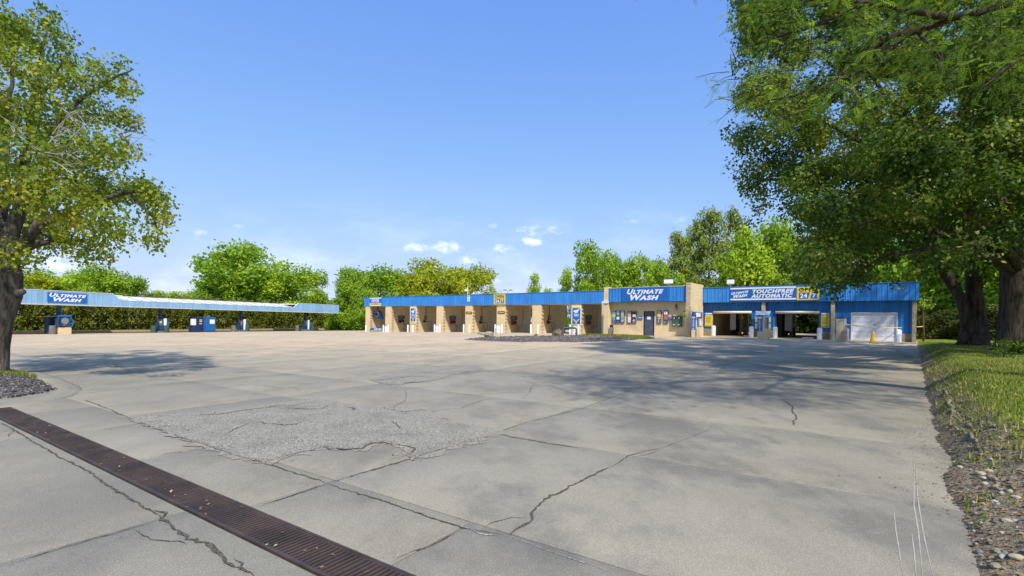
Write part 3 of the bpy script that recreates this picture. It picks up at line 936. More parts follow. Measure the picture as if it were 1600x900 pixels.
# ------------------------------------------------------------------ the grass bank on the right
E0 = np.array([3.07, 3.15]); EW = np.array([0.633, 0.774]); EN = np.array([0.774, -0.633])
def td(x, y):
    return (x - E0[0]) * EW[0] + (y - E0[1]) * EW[1], (x - E0[0]) * EN[0] + (y - E0[1]) * EN[1]
def sstep(x, a, b):
    t = np.clip((x - a) / (b - a), 0, 1)
    return t * t * (3 - 2 * t)
_nz = np.vectorize(lambda x, y, s: mnoise.noise(Vector((x * s, y * s, 3.1))))
def bank_h(t, d, x, y):
    H = np.interp(t, [-6, 0, 3, 6, 12, 20, 30, 36, 44, 60], [.28, .34, .46, .52, .50, .46, .30, .14, .10, .1])
    wd = np.interp(t, [-6, 0, 4, 8, 14, 22, 40], [1.3, 1.05, .75, .70, .80, .9, 1.2])
    ed = _nz(x, y, 1.1) * .10 + _nz(x, y, 3.7) * .05
    dd = d + ed
    h = H * sstep(dd, -.25, wd) + _nz(x, y, .8) * .07 * sstep(dd, .1, .8) + _nz(x, y, 2.6) * .05 * sstep(dd, .0, .5) + _nz(x, y, 7.0) * .02 * sstep(dd, 0, .3)
    return h + np.where(dd < 0.04, (dd - 0.04) * .55, 0.0) + 0.024 + .02 * np.clip(d - 2, 0, 8)
def bank_z(x, y):
    t, d = td(x, y)
    return zg(x, y) + bank_h(t, d, x, y)
ts = spaced(-6, 10, .16) + spaced(10.3, 40, .3)[0:] + spaced(41, 75, 1.5)
ds = spaced(-.5, 3.2, .1) + spaced(3.35, 8, .3) + spaced(9, 30, 1.5)
T, D = np.meshgrid(ts, ds)
bx = E0[0] + EW[0] * T + EN[0] * D; by = E0[1] + EW[1] * T + EN[1] * D
bz = zg(bx, by) + bank_h(T, D, bx, by)
turf_line = np.interp(T, [-6, 0, 3, 5, 7, 9, 12, 20, 32, 40], [4.0, 1.7, .60, .44, .42, .38, .32, .25, .12, .05])
turf = np.clip(.5 + (D - turf_line) * 1.3, 0, 1)
dirt2 = np.exp(-((T - 12.5) / 1.6) ** 2) * np.exp(-((D - 3.0) / 2.2) ** 2) + .8 * np.exp(-((T - 15) / 2.5) ** 2 - ((D - 3.5) / 1.2) ** 2) + .9 * np.exp(-((T - 22) / 2.5) ** 2 - ((D - 2.8) / 1.5) ** 2)
turf = np.clip(turf - dirt2, 0, 1)
I = np.arange(T.size).reshape(T.shape)
Fb = np.stack([I[:-1, :-1].ravel(), I[1:, :-1].ravel(), I[1:, 1:].ravel(), I[:-1, 1:].ravel()], -1)[:, ::-1]
me = np_mesh('grass_bank', np.stack([bx.ravel(), by.ravel(), bz.ravel()], -1), Fb, 'bank_soil_and_turf', smooth=True)
a_ = me.attributes.new('turf', 'FLOAT', 'POINT'); a_.data.foreach_set('value', turf.ravel().astype(np.float32))
if me.polygons[len(me.polygons) // 2].normal.z < 0:
    me.flip_normals()
grass_bank = tag(link('grass_bank', me), kind='structure')

def blades(P, h, w, name, m='grass_blade', lean=.5):
    n = len(P)
    a = rng.random(n) * 2 * np.pi
    dx, dy = np.cos(a), np.sin(a)
    hh = h * (.5 + rng.random(n)); ww = w * (.6 + .8 * rng.random(n))
    V = np.zeros((n, 3, 3))
    V[:, 0] = P + np.stack([-dy * ww, dx * ww, -.01 + 0 * ww], -1); V[:, 1] = P + np.stack([dy * ww, -dx * ww, -.01 + 0 * ww], -1)
    l = lean * hh * rng.random(n)
    V[:, 2] = P + np.stack([dx * l, dy * l, hh], -1)
    return np_mesh(name, V.reshape(-1, 3), np.arange(3 * n).reshape(n, 3), m, rng.random(n) ** 1.5)
def scatter_bank(n, t0, t1, d0, d1, prob):
    t = t0 + (t1 - t0) * rng.random(n); d = d0 + (d1 - d0) * rng.random(n)
    x = E0[0] + EW[0] * t + EN[0] * d; y = E0[1] + EW[1] * t + EN[1] * d
    tl = np.interp(t, [-6, 0, 3, 5, 7, 9, 12, 20, 32, 40], [4.0, 1.7, .60, .44, .42, .38, .32, .25, .12, .05])
    s = np.clip(.5 + (d - tl) * 1.3, 0, 1) - (np.exp(-((t - 12.5) / 1.6) ** 2) * np.exp(-((d - 3.0) / 2.2) ** 2) + .8 * np.exp(-((t - 15) / 2.5) ** 2 - ((d - 3.5) / 1.2) ** 2) + .9 * np.exp(-((t - 22) / 2.5) ** 2 - ((d - 2.8) / 1.5) ** 2))
    s = s + .45 * _nz(x, y, 1.3) + .3 * _nz(x, y, 4.5)
    k = prob(s)
    x, y = x[k], y[k]
    return np.stack([x, y, bank_z(x, y)], -1)
P = np.concatenate([scatter_bank(60000, 1, 12, .2, 7, lambda s: s > .55), scatter_bank(34000, 11, 34, 0, 9, lambda s: s > .5)])
tag(link('grass', blades(P, .044, .009, 'grass')), kind='stuff')
P = scatter_bank(16000, -2, 16, .0, 2.2, lambda s: (s < .58) & (s > .06))
tag(link('weeds', blades(P, .060, .009, 'weeds', lean=1.2)), kind='stuff')

def stones(P, smin, smax, name, m, power=3.0):
    ico = np.array([(0, 0, 1), (.894, 0, .447), (.276, .851, .447), (-.724, .526, .447), (-.724, -.526, .447), (.276, -.851, .447),
                    (.724, .526, -.447), (-.276, .851, -.447), (-.894, 0, -.447), (-.276, -.851, -.447), (.724, -.526, -.447), (0, 0, -1)])
    fc = np.array([(0, 1, 2), (0, 2, 3), (0, 3, 4), (0, 4, 5), (0, 5, 1), (1, 6, 2), (2, 7, 3), (3, 8, 4), (4, 9, 5), (5, 10, 1),
                   (6, 7, 2), (7, 8, 3), (8, 9, 4), (9, 10, 5), (10, 6, 1), (11, 7, 6), (11, 8, 7), (11, 9, 8), (11, 10, 9), (11, 6, 10)])
    n = len(P)
    s = smin + (smax - smin) * rng.random(n) ** power
    sc = np.stack([.7 + .6 * rng.random(n), .7 + .6 * rng.random(n), .35 + .4 * rng.random(n)], -1) * s[:, None]
    a = rng.random(n) * 6.28
    v = ico[None] * (1 + .25 * rng.normal(0, 1, (n, 12, 1)))
    v = v * sc[:, None, :]
    ca, sa = np.cos(a)[:, None], np.sin(a)[:, None]
    v = np.stack([v[..., 0] * ca - v[..., 1] * sa, v[..., 0] * sa + v[..., 1] * ca, v[..., 2]], -1) + P[:, None, :]
    F = (fc[None] + (np.arange(n) * 12)[:, None, None]).reshape(-1, 3)
    return np_mesh(name, v.reshape(-1, 3), F, m, np.repeat(rng.random(n) ** 1.6, 20))
P = np.concatenate([scatter_bank(4200, -3, 2.2, .0, 2.6, lambda s: s < .45), scatter_bank(900, 2.2, 5, .0, 1.6, lambda s: s < .42)])
P2 = scatter_bank(400, 4.5, 14, .0, 1.6, lambda s: s < .4)
tag(link('gravel', stones(np.concatenate([P, P2]), .006, .032, 'gravel', 'stone_mix', 5.0)), kind='stuff')
tag(link('gravel', stones(_crumbs, .003, .011, 'gravel', 'stone_mix', 3.0)), kind='stuff')
P = np.concatenate([scatter_bank(9000, -2, 9, -.1, 2.2, lambda s: s < .5), scatter_bank(5000, 9, 26, -.15, 1.2, lambda s: s < .6)])
tag(link('leaf_litter', litter(P, .035, 'leaf_litter')), kind='stuff')
qx = rng.uniform(1, 26, 1700); qd = -rng.exponential(.20, 1700)
P = np.stack([E0[0] + EW[0] * qx + EN[0] * qd, E0[1] + EW[1] * qx + EN[1] * qd], -1)
P = np.concatenate([P, np.column_stack([rng.uniform(-13, -4, 500), rng.uniform(9, 15, 500)])])
tag(link('leaf_litter', litter(np.column_stack([P, zg(P[:, 0], P[:, 1]) + SLAB]), .018, 'leaf_litter')), kind='stuff')
# loose bigger stones on the slope, each its own
def rock(name, label, loc, size, m, seed, group=None, cuts=2):
    import bmesh
    bm = bmesh.new(); bmesh.ops.create_icosphere(bm, subdivisions=cuts, radius=1)
    for v in bm.verts:
        p = v.co + Vector((seed * 3.1, seed * 1.7, 0))
        k = 1 + .32 * mnoise.noise(p * 1.1) + .13 * mnoise.noise(p * 3.0)
        v.co = Vector((v.co.x * size[0], v.co.y * size[1], v.co.z * size[2])) * k
    me = bpy.data.meshes.new(name); bm.to_mesh(me); bm.free(); me.materials.append(MATS[m]); me.shade_smooth(); me.set_sharp_from_angle(angle=R(28))
    o = link(name, me); o.location = loc; o.rotation_euler = (0, 0, seed)
    return tag(o, label, 'rock', group)
k_ = 0
for px, py, s in [(1532, 741, .09), (1545, 737, .07), (1578, 768, .05), (1588, 778, .06), (1540, 756, .05), (1500, 730, .05), (1575, 815, .07), (1560, 862, .06), (1590, 872, .07), (1555, 885, .06), (1516, 664, .05)]:
    d = ray(px, py); Y_ = 4.0
    for _ in range(40):
        p = EYE + d * Y_
        Y_ = .6 * Y_ + .4 * (EYE[2] - float(bank_z(p[0], p[1]))) / max(1e-4, -d[2])
    p = EYE + d * Y_
    k_ += 1
    rock('stone', 'small pale stone lying on the bare soil slope at the lower right', (p[0], p[1], float(bank_z(p[0], p[1])) + s * .08), (s * .6, s * .45, s * .3), 'rock_tan' if k_ % 3 else 'rock_pale', k_ * 1.3, 'loose stones on the soil slope', 2)
def bank_pix(px, py):
    d = ray(px, py); Y_ = 5.0
    for _ in range(60):
        p = EYE + d * Y_
        Y_ = .7 * Y_ + .3 * (EYE[2] - float(bank_z(p[0], p[1]))) / max(1e-4, -d[2])
    p = EYE + d * Y_
    return (p[0], p[1], float(bank_z(p[0], p[1])))
root = thing('exposed_root', 'gnarled pale tree root lying bare along the eroded edge of the grass bank', 'tree root', (0, 0, 0))
def root_tube(pix, r0, r1, name):
    pts = [Vector(bank_pix(*p)) + Vector((0, 0, .004)) for p in pix]
    fine = []
    for a, b in zip(pts[:-1], pts[1:]):
        for k in range(4):
            q = a.lerp(b, k / 4); fine.append(q + Vector((random.uniform(-.035, .035), random.uniform(-.035, .035), random.uniform(-.012, .02))))
    fine.append(pts[-1])
    n = len(fine)
    MB().tube(fine, [(r0 + (r1 - r0) * k / (n - 1)) * random.uniform(.8, 1.25) for k in range(n)], 8).build(name, 'root_wood', root, smooth=True)
root_tube([(1478, 610), (1485, 630), (1490, 642), (1500, 660), (1508, 672), (1520, 683), (1526, 695), (1520, 704)], .026, .016, 'main_root')
root_tube([(1520, 703), (1530, 704), (1540, 706)], .018, .010, 'side_root')
root_tube([(1500, 660), (1512, 664), (1520, 668)], .013, .008, 'side_root')
root_tube([(1558, 704), (1575, 702), (1592, 707)], .013, .008, 'side_root')
root_tube([(1547, 748), (1556, 756), (1566, 766)], .022, .014, 'side_root')
# ------------------------------------------------------------------ the car wash building
TH = BF.ang
def bthing(name, label, cat, a, y, z=None, group=None):
    return thing(name, label, cat, BF.w(a, y, z), TH, group)
ZB, ZT = 3.48, 4.71                                        # fascia bottom and top
B = thing('car_wash_building', 'long low tan block car wash with bright blue metal fascia and open wash bays', 'building', (BF.O[0], BF.O[1], 0), TH)
def gmin(a0, a1, y):
    return min(BF.g(a0, y), BF.g(a1, y)) - .25
A0 = BF.a(568.5, 0); A_LEFT_END = BF.a(943, 0)
YM = -3.0                                                  # the office front stands forward of the bays
AM0, AM1 = BF.a(950, YM), BF.a(1072.5, YM)
AR0, AR1 = BF.a(1099, 0), BF.a(1435.5, 0)
# --- self-serve bays: pillars, dividing walls, roof, fascia
PIL = [(571, 577.6), (602, 612), (640.4, 651), (681.8, 693), (726.9, 739), (776, 790.3), (831.5, 847), (892.6, 909.5)]
pil_a = []
for k, (p0, p1) in enumerate(PIL):
    a0, a1 = BF.a(p0, .06), BF.a(p1, .06)
    if k:
        a1 -= .12
    pil_a.append((a0, a1))
    o = MB().box(a0, a1, .06, .42, gmin(a0, a1, .1), ZB - .004).build('bay_pillar', 'tan_block', B)
    q = MB()                                                # toothed block ends on the bay side
    zz = BF.g(a1, .2)
    while zz < ZB - .25:
        q.box(a1 + .001, a1 + .10, .10, .44, zz + .02, zz + .19); zz += .40
    q = q.build('corner_block', 'split_face_block', o); q['kind'] = 'stuff'
for k, (a0, a1) in enumerate(pil_a):
    c = (a0 + a1) / 2 + (.12 if k else -.1)
    MB().box(c - .14, c + .14, .425, 5.6, gmin(c, c, 4), ZB - .006).build('bay_partition', 'bay_block', B)
MB().box(A_LEFT_END + .3, A_LEFT_END + .6, -1.0, 5.6, gmin(A_LEFT_END, A_LEFT_END, 0), ZB - .006).build('bay_partition', 'bay_block', B)
MB().box(A0 + .15, A_LEFT_END + 1.5, .30, 5.9, ZB + .004, ZB + .30).build('bay_roof', 'roof_white', B)
MB().ribs(A0, A_LEFT_END + .2, ZB, ZT, 0, .30, .022, back=.28).build('fascia', 'fascia_blue', B)
MB().box(A0 - .02, A_LEFT_END + .2, -.045, .30, ZT + .003, ZT + .05).build('fascia_cap', 'fascia_blue', B)
MB().box(A0 - .0, A0 + .28, .285, 5.9, ZB, ZT).build('fascia', 'fascia_blue', B)
# --- office: recessed wall, corner pillar, fascia, door
ap0 = BF.a(943, YM)
zo = gmin(ap0, AM1, YM)
op = MB().box(ap0, AM0 - .01, YM, YM + .62, zo, ZT + .14).build('office_pillar', 'tan_block', B)
MB().box(ap0 - .16, AM0 + .03, YM - .10, YM + .3, ZB - .10, ZB + .08).build('pillar_cap', 'white_paint', op)
MB().box(AM0 + .0, AM0 + .03, YM + .63, YM + .9, zo, ZB - .02).build('corner_block', 'split_face_block', op)
YW = YM + .60
da0, da1 = BF.a(1005.8, YW), BF.a(1022.6, YW)
dz1 = BF.px(1014, 486.2, YW)[1]
zd = BF.g((da0 + da1) / 2, YW) + .03
ow = MB()
ow.box(ap0 + .3, da0, YW, YW + .3, zo, ZB - .01); ow.box(da1, AM1 + .1, YW, YW + .3, zo, ZB - .01); ow.box(da0, da1, YW, YW + .3, dz1, ZB - .01)
ow.build('office_wall', 'tan_block', B)
MB().box(ap0 + .3, AM1 + .2, YW + .31, 6.5, zo, ZB + .3).build('office_room', 'bay_block', B)
dr = MB().bbox(da0 + .06, da1 - .06, YW + .05, YW + .10, zd, dz1 - .06, .004).build('office_door', 'door_grey', B)
fr = MB(); fr.box(da0 + .001, da0 + .055, YW - .02, YW + .14, zd - .03, dz1 - .001); fr.box(da1 - .055, da1 - .001, YW - .02, YW + .14, zd - .03, dz1 - .001); fr.box(da0 + .056, da1 - .056, YW - .02, YW + .14, dz1 - .055, dz1 - .001)
fr.build('door_frame', 'dark_steel', dr)
MB().tube([(da0 + .15, YW + .02, zd + .95), (da0 + .15, YW - .03, zd + .95), (da0 + .15, YW - .03, zd + 1.15), (da0 + .15, YW + .02, zd + 1.15)], .016, 6).build('handle', 'grey_metal', dr)
MB().box(da0 + .28, da0 + .62, YW + .040, YW + .049, zd + 1.42, zd + 1.68).build('paper_notice', 'white_print', dr)
for hz in (.25, 1.05, 1.85):
    MB().tube([(da1 - .07, YW + .04, zd + hz), (da1 - .07, YW + .04, zd + hz + .12)], .014, 6).build('hinge', 'grey_metal', dr)
MB().ribs(AM0, AM1 - .01, ZB, ZT, YM + .02, .30, .03, back=.3).build('fascia', 'fascia_blue', B)
MB().box(AM0 - .0, AM1 - .012, YM - .02, YM + .35, ZT + .002, ZT + .05).build('fascia_cap', 'cream_trim', B)
MB().box(AM0, AM1, YM + .33, 6.5, ZB + .31, ZT - .25).build('office_roof', 'roof_white', B)
# --- pylon wall between office and automatic bays
pyl = [(AM1, YM - .12), (BF.a(1079, YM - .12), YM - .12), (BF.a(1098.3, .2), .2), (BF.a(1098.3, .2) - .5, .6), (AM1, .6)]
zp = BF.px(1076, 441.7, YM)[1]
P_ = MB().prism(pyl, gmin(AM1, AM1 + 1, -1), zp).build('pylon', 'tan_block', B)
MB().box(AM1 - .015, BF.a(1079, YM - .12) - .02, YM - .16, YM - .122, BF.g(AM1, YM), zp + .01).build('split_face', 'split_face_block', P_)
# --- automatic bays
YA = .45
col_px = [(1189.6, 1195.2), (1298, 1304), (1425.2, 1431.8)]
cols = [(BF.a(p0, .12), BF.a(p1, .12)) for p0, p1 in col_px]
OPN = [(1115.5, 1174.2), (1212.2, 1279.6), (1330.5, 1401.6)]
opa = [(BF.a(p0, YA), BF.a(p1, YA)) for p0, p1 in OPN]
ztop = BF.px(1145, 485.8, YA)[1]
zdoor = BF.px(1366, 489.2, YA)[1]
for k, (a0, a1) in enumerate(cols):
    MB().box(a0, a1, .12, .9, gmin(a0, a1, 0), ZB - .005).build('column', 'split_face_block' if k < 2 else 'grey_split_block', B)
edges = [AR0 - .3, opa[0][0], opa[0][1], opa[1][0], opa[1][1], opa[2][0], opa[2][1], AR1 - .3]
def bwall(a0, a1, z0, z1):
    MB().ribs(a0, a1, z0, z1, YA, .28, .03, back=.18).build('wall_panel', 'panel_blue', B)
def bbase(a0, a1, top):
    if a1 - a0 > .08:
        MB().box(a0, a1, YA - .05, YA + .22, gmin(a0, a1, YA), top).build('block_base', 'grey_split_block', B)
pieces = [(AR0 - .3, opa[0][0]), (opa[0][1], cols[0][0]), (cols[0][1], opa[1][0]), (opa[1][1], cols[1][0]), (cols[1][1], opa[2][0]), (opa[2][1], cols[2][0])]
for k, (a0, a1) in enumerate(pieces):
    zb = BF.g((a0 + a1) / 2, YA) + (.62 if k != 4 else .05)
    bwall(a0 + .004, a1 - .004, zb, ZB - .004)
    if k != 4:
        bbase(a0, a1, zb - .004)
for k, (a0, a1) in enumerate(opa):
    zt_ = ztop if k < 2 else zdoor
    bwall(a0 + .002, a1 - .002, zt_, ZB - .004)
for k in (0, 1):
    a0, a1 = opa[k]
    MB().tube([(a0 - .02, YA - .07, ztop - .12), (a1 + .02, YA - .07, ztop - .12)], .115, 12).build('door_roller', 'cream_trim', B, smooth=True)
    MB().box(a0, a1, YA - .04, YA + .30, ztop + .0, ztop + .07).build('door_header', 'black_print', B)
    MB().box(a0 - .004, a0 + .05, YA - .03, YA + .25, gmin(a0, a0, YA), ztop - .01).build('door_track', 'dark_steel', B)
    MB().box(a1 - .05, a1 + .004, YA - .03, YA + .25, gmin(a1, a1, YA), ztop - .01).build('door_track', 'dark_steel', B)
MB().ribs(AR0 - .1, AR1, ZB, ZT, 0, .30, .03, back=.3).build('fascia', 'fascia_blue', B)
MB().box(AR0 - .1, AR1 + .02, -.05, .34, ZT + .002, ZT + .05).build('fascia_cap', 'fascia_blue', B)
MB().box(AR1 - .30, AR1 - .001, .305, 12.0, ZB, ZT - .001).build('fascia', 'fascia_blue', B)
MB().box(AR0 - .4, AR1 - .31, .35, 12.0, ZB + .01, ZB + .25).build('automatic_bay_roof', 'roof_white', B)
# roll-up door of the last bay, section by section
gd0, gd1 = opa[2]
gdz0 = BF.g((gd0 + gd1) / 2, YA) - .02
gdoor = MB().box(gd0 + .02, gd1 - .02, YA + .10, YA + .14, gdz0, zdoor - .01).build('garage_door', 'door_white', B)
NS = 6
for r in range(NS):
    z0 = gdz0 + (zdoor - .02 - gdz0) * r / NS; z1 = gdz0 + (zdoor - .02 - gdz0) * (r + 1) / NS
    s = MB().box(gd0 + .03, gd1 - .03, YA + .065, YA + .098, z0 + .004, z1 - .004).build('door_section', 'door_white', gdoor)
    for c in range(4):
        x0 = gd0 + .03 + (gd1 - gd0 - .06) * c / 4; x1 = gd0 + .03 + (gd1 - gd0 - .06) * (c + 1) / 4
        MB().bbox(x0 + .06, x1 - .06, YA + .057, YA + .0645, z0 + .07, z1 - .07, .012).build('raised_panel', 'door_white', s)
MB().tube([((gd0 + gd1) / 2, YA + .03, gdz0 + 1.25), ((gd0 + gd1) / 2 + .12, YA + .03, gdz0 + 1.25)], .02, 6).build('door_handle', 'dark_steel', gdoor)
fr = MB(); fr.box(gd0 - .03, gd0 + .018, YA - .05, YA + .2, gdz0 - .1, zdoor + .03); fr.box(gd1 - .018, gd1 + .03, YA - .05, YA + .2, gdz0 - .1, zdoor + .03)
fr.box(gd0 + .019, gd1 - .019, YA - .05, YA + .2, zdoor - .008, zdoor + .03); fr.build('door_trim', 'white_paint', gdoor)
# inside: dividing walls, far wall with its own openings
yb = 11.6
for k, (a0, a1) in enumerate(cols):
    c = (a0 + a1) / 2
    MB().box(c - .15, c + .15, .92, yb, gmin(c, c, 5), ZB).build('bay_partition', 'bay_block', B)
c = AR0 + .4
MB().box(c - .15, c + .15, .66, yb, gmin(c, c, 5), ZB).build('bay_partition', 'bay_block', B)
spans = [(AR0 + .56, cols[0][0] - .0), (cols[0][1], cols[1][0]), (cols[1][1], cols[2][0])]
for k, (s0, s1) in enumerate(spans):
    zl = gmin(s0, s1, yb)
    if k == 2:
        MB().box(s0, s1, yb - .3, yb, zl, ZB).build('rear_wall', 'bay_block', B); continue
    w = s1 - s0; q0, q1 = s0 + w * .16, s1 - w * .16
    MB().box(s0 + .17, q0, yb - .3, yb, zl, ZB).build('rear_wall', 'tan_block', B)
    MB().box(q1, s1 - .17, yb - .3, yb, zl, ZB).build('rear_wall', 'tan_block', B)
    MB().box(q0, q1, yb - .29, yb - .02, ztop, ZB).build('rear_wall', 'tan_block', B)

# the wash machines standing in the two open bays
def gantry(a0, a1, y, label):
    t = bthing('wash_gantry', label, 'wash machine', (a0 + a1) / 2, y, None, 'wash gantries in the automatic bays')
    w = (a1 - a0) / 2 - .35
    mb = MB(); mb.bbox(-w, -w + .42, -.4, .4, .0, 2.55, .04); mb.build('left_tower', 'dark_steel', t)
    mb = MB(); mb.bbox(w - .25, w, -.3, .3, .0, 2.55, .04); mb.build('right_tower', 'dark_steel', t)
    mb = MB(); mb.bbox(-w, w, -.35, .35, 2.56, 2.80, .04); mb.build('bridge', 'dark_steel', t)
    mb = MB()
    for k in range(6):
        mb.tube([(-w + .5 + k * .45, -.1, 2.55), (-w + .5 + k * .45, -.1, 2.38)], .03, 6)
    mb.build('nozzles', 'grey_metal', t)
    mb = MB(); mb.bbox(-w + .43, -w + .62, -.36, -.1, .3, 1.5, .02); mb.build('hose_box', 'navy', t)
gantry(spans[0][0], spans[0][1], 6.4, 'dark wash gantry seen through the open door nearer the tan pylon')
gantry(spans[1][0], spans[1][1], 6.2, 'dark wash gantry seen through the open door nearer the white garage door')
for (k, p0, p1, py0, py1, y, m, lab) in [(0, 1141, 1149.5, 489.5, 515.5, 3.4, 'white_print', 'tall cream splash board hanging inside the automatic bay beside the tan pylon'),
                                     (1, 1226.5, 1237.5, 489.5, 517, 3.2, 'door_white', 'tall pale grey splash board hanging inside the middle automatic bay')]:
    a0, z1 = BF.px(p0, py0, y); a1, z0 = BF.px(p1, py1, y)
    t = bthing('splash_board', lab, 'board', (a0 + a1) / 2, y, z0)
    MB().bbox(-(a1 - a0) / 2, (a1 - a0) / 2, -.03, .03, 0, z1 - z0, .01).build('sheet', m, t)
    MB().box(-(a1 - a0) / 2 + .05, -(a1 - a0) / 2 + .09, .031, .07, 0.0, ZB - z0).build('rail', 'dark_steel', t)
    MB().box((a1 - a0) / 2 - .09, (a1 - a0) / 2 - .05, .031, .07, 0.0, ZB - z0).build('rail', 'dark_steel', t)
for (p0, p1, py0, py1, y, lab) in [(1150.5, 1158, 505, 513, 6.2, 'small blue white and yellow sign on a tan post inside the first automatic bay'),
                              (1237.5, 1244, 504.5, 513.5, 5.2, 'small blue white and yellow sign on a dark post inside the middle automatic bay')]:
    a0, z1 = BF.px(p0, py0, y); a1, z0 = BF.px(p1, py1, y); w = (a1 - a0) / 2; c = (a0 + a1) / 2
    t = bthing('bay_sign', lab, 'sign', c, y)
    g = BF.g(c, y); z0 -= g; z1 -= g
    MB().box(-w, w, -.02, .02, z0, z1).build('sign_board', 'sign_blue', t)
    MB().box(-w * .9, w * .9, -.026, -.021, z0 + (z1 - z0) * .45, z1 - .03).build('white_band', 'white_print', t)
    MB().box(-w * .9, w * .9, -.026, -.021, z0 + (z1 - z0) * .12, z0 + (z1 - z0) * .40).build('yellow_band', 'sign_yellow', t)
    MB().box(-.09, .09, .025, .2, -.1, z0 + .2).build('post', 'tan_block' if p0 < 1200 else 'dark_steel', t)
for p0, p1, y, lab in [(1161, 1170, -.1, 'low cream wheel stop on the floor of the first automatic bay'), (1253, 1272, -.1, 'low cream wheel stop on the floor of the middle automatic bay')]:
    a0, a1 = BF.a(p0, .5), BF.a(p1, .5)
    t = bthing('wheel_stop', lab, 'wheel stop', (a0 + a1) / 2, .9)
    MB().bbox(-(a1 - a0) / 2, (a1 - a0) / 2, -.1, .1, -.05, .13, .04).build('wheel_stop_block', 'cream_trim', t)
    mb = MB()
    for sx in (-.6, .6):
        mb.tube([(sx * (a1 - a0) / 2, 0, .12), (sx * (a1 - a0) / 2, 0, .145)], .02, 6)
    mb.build('pin', 'dark_steel', t)

# --- roof things
def floodlight(px, py, w, h, lab):
    a, z1 = BF.px(px, py - h / 2, 3.2); z0 = BF.px(px, py + h / 2, 3.2)[1]
    s = (BF.a(px + w / 2, 3.2) - BF.a(px - w / 2, 3.2)) / 2
    t = bthing('roof_floodlight', lab, 'floodlight', a, 3.2, ZB + .24, 'floodlights on the roof')
    zz0, zz1 = z0 - ZB - .24, z1 - ZB - .24
    MB().prism_xz([(-s, zz0), (s, zz0 + .02), (s * .96, zz1), (-s * .96, zz1)], -.22, .22).build('lamp_housing', 'roof_white', t)
    MB().box(-s + .06, s - .06, -.231, -.222, zz0 + .06, zz1 - .06).build('lens', 'white_print', t)
    MB().tube([(0, 0, 0), (0, 0, zz0)], .05, 8).build('post', 'grey_metal', t)
    mb = MB(); mb.box(-s * .7, s * .7, -.05, .05, zz0 - .09, zz0 - .01); mb.build('yoke', 'grey_metal', t)
floodlight(1044.5, 440, 12, 6, 'boxy white floodlight on the roof above the office sign')
floodlight(1141.5, 440.5, 10, 6.5, 'boxy white floodlight on the roof above the automatic bays')
a, z1 = BF.px(731.5, 441, .5); zs1 = BF.px(731, 461.5, -.1)[1]; zs0 = BF.px(731, 471, -.1)[1]
t = bthing('roof_mast', 'thin pale mast with a small box rising behind the blue fascia', 'mast', a, .45, ZB + .28)
h = z1 - ZB - .28
MB().tube([(0, 0, 0), (0, 0, h)], .05, 8).build('pole', 'cream_trim', t)
MB().tube([(0, 0, h - .5), (0, 0, h)], .075, 8).build('lamp_head', 'grey_metal', t)
z_ = BF.px(731, 453.5, .45)[1] - ZB - .28
MB().bbox(-.42, -.08, -.12, .12, z_ - .12, z_ + .12, .02).build('small_box', 'white_paint', t)
a = BF.a(731, -.1)
t = bthing('notice_plate', 'small white notice plate with a red top on the blue fascia', 'sign', a, -.03, zs0)
hh = zs1 - zs0
MB().box(-.2, .2, -.03, 0, 0, hh).build('plate', 'white_print', t)
MB().box(-.18, .18, -.037, -.031, hh * .72, hh * .95).build('red_band', 'pink_print', t)
mb = MB()
for k in range(5): mb.box(-.14, .14, -.036, -.031, hh * (.12 + .11 * k), hh * (.16 + .11 * k))
o = mb.build('small_print', 'grey_metal', t); o['kind'] = 'stuff'

# ------------------------------------------------------------------ signs on the building
def sign(name, label, p0, p1, py0, py1, y, board, cat='sign', thick=.05, group=None, frame=BF):
    a0, z1 = frame.px(p0, py0, y); a1, z0 = frame.px(p1, py1, y)
    c = (a0 + a1) / 2
    t = thing(name, label, cat, frame.w(c, y, z0), frame.ang, group)
    w, h = (a1 - a0) / 2, z1 - z0
    if board:
        MB().box(-w, w, -thick, 0, 0, h).build('sign_board', board, t)
    return t, w, h, -thick - .006
def lines(t, x0, x1, z0, z1, n, y, m, name='small_print', fill=.5, ragged=True):
    mb = MB(); hh = (z1 - z0) / n
    for k in range(n):
        a, b = x0, x1
        if ragged:
            b = x1 - (x1 - x0) * random.choice([0, .05, .15, .3])
        # words as short dashes
        x = a
        while x < b - .01:
            L = min(b - x, random.uniform(.12, .34) * (x1 - x0))
            mb.box(x, x + L, y, y + .004, z0 + hh * k + hh * (1 - fill) / 2, z0 + hh * k + hh * (1 + fill) / 2)
            x += L + .04 * (x1 - x0)
    o = mb.build(name, m, t); o['kind'] = 'stuff'
    return o
yf = -.034
t, w, h, y = sign('office_sign', 'large blue sign with white slanted lettering on the fascia above the grey office door', 972, 1044.4, 449.9, 470.8, YM - .015, 'sign_blue')
text(t, 'Ultimate', -w * .76, w * .80, h * .53, h * .90, y, 'white_print', .30, .042, True)
text(t, 'Wash', -w * .62, w * .62, h * .10, h * .51, y, 'white_print', .30, .048, True)
t, w, h, y = sign('automatic_banner', 'wide blue TOUCHFREE AUTOMATIC banner between white stripes on the right fascia', 1141.6, 1244, 449.9, 468.2, yf, 'sign_blue')
MB().box(-w, w, y, y + .004, h - .13, h - .01).build('white_stripe', 'white_print', t)
MB().box(-w, w, y, y + .004, .01, .13).build('white_stripe', 'white_print', t)
text(t, 'TOUCHFREE', -w * .30, w * .94, h * .52, h * .82, y, 'white_print', .25, .05)
text(t, 'AUTOMATIC', -w * .34, w * .90, h * .17, h * .47, y, 'white_print', .25, .05)
text(t, 'Ultimate', -w * .97, -w * .42, h * .44, h * .64, y, 'white_print', .30, .045, True, rise=.16 * h)
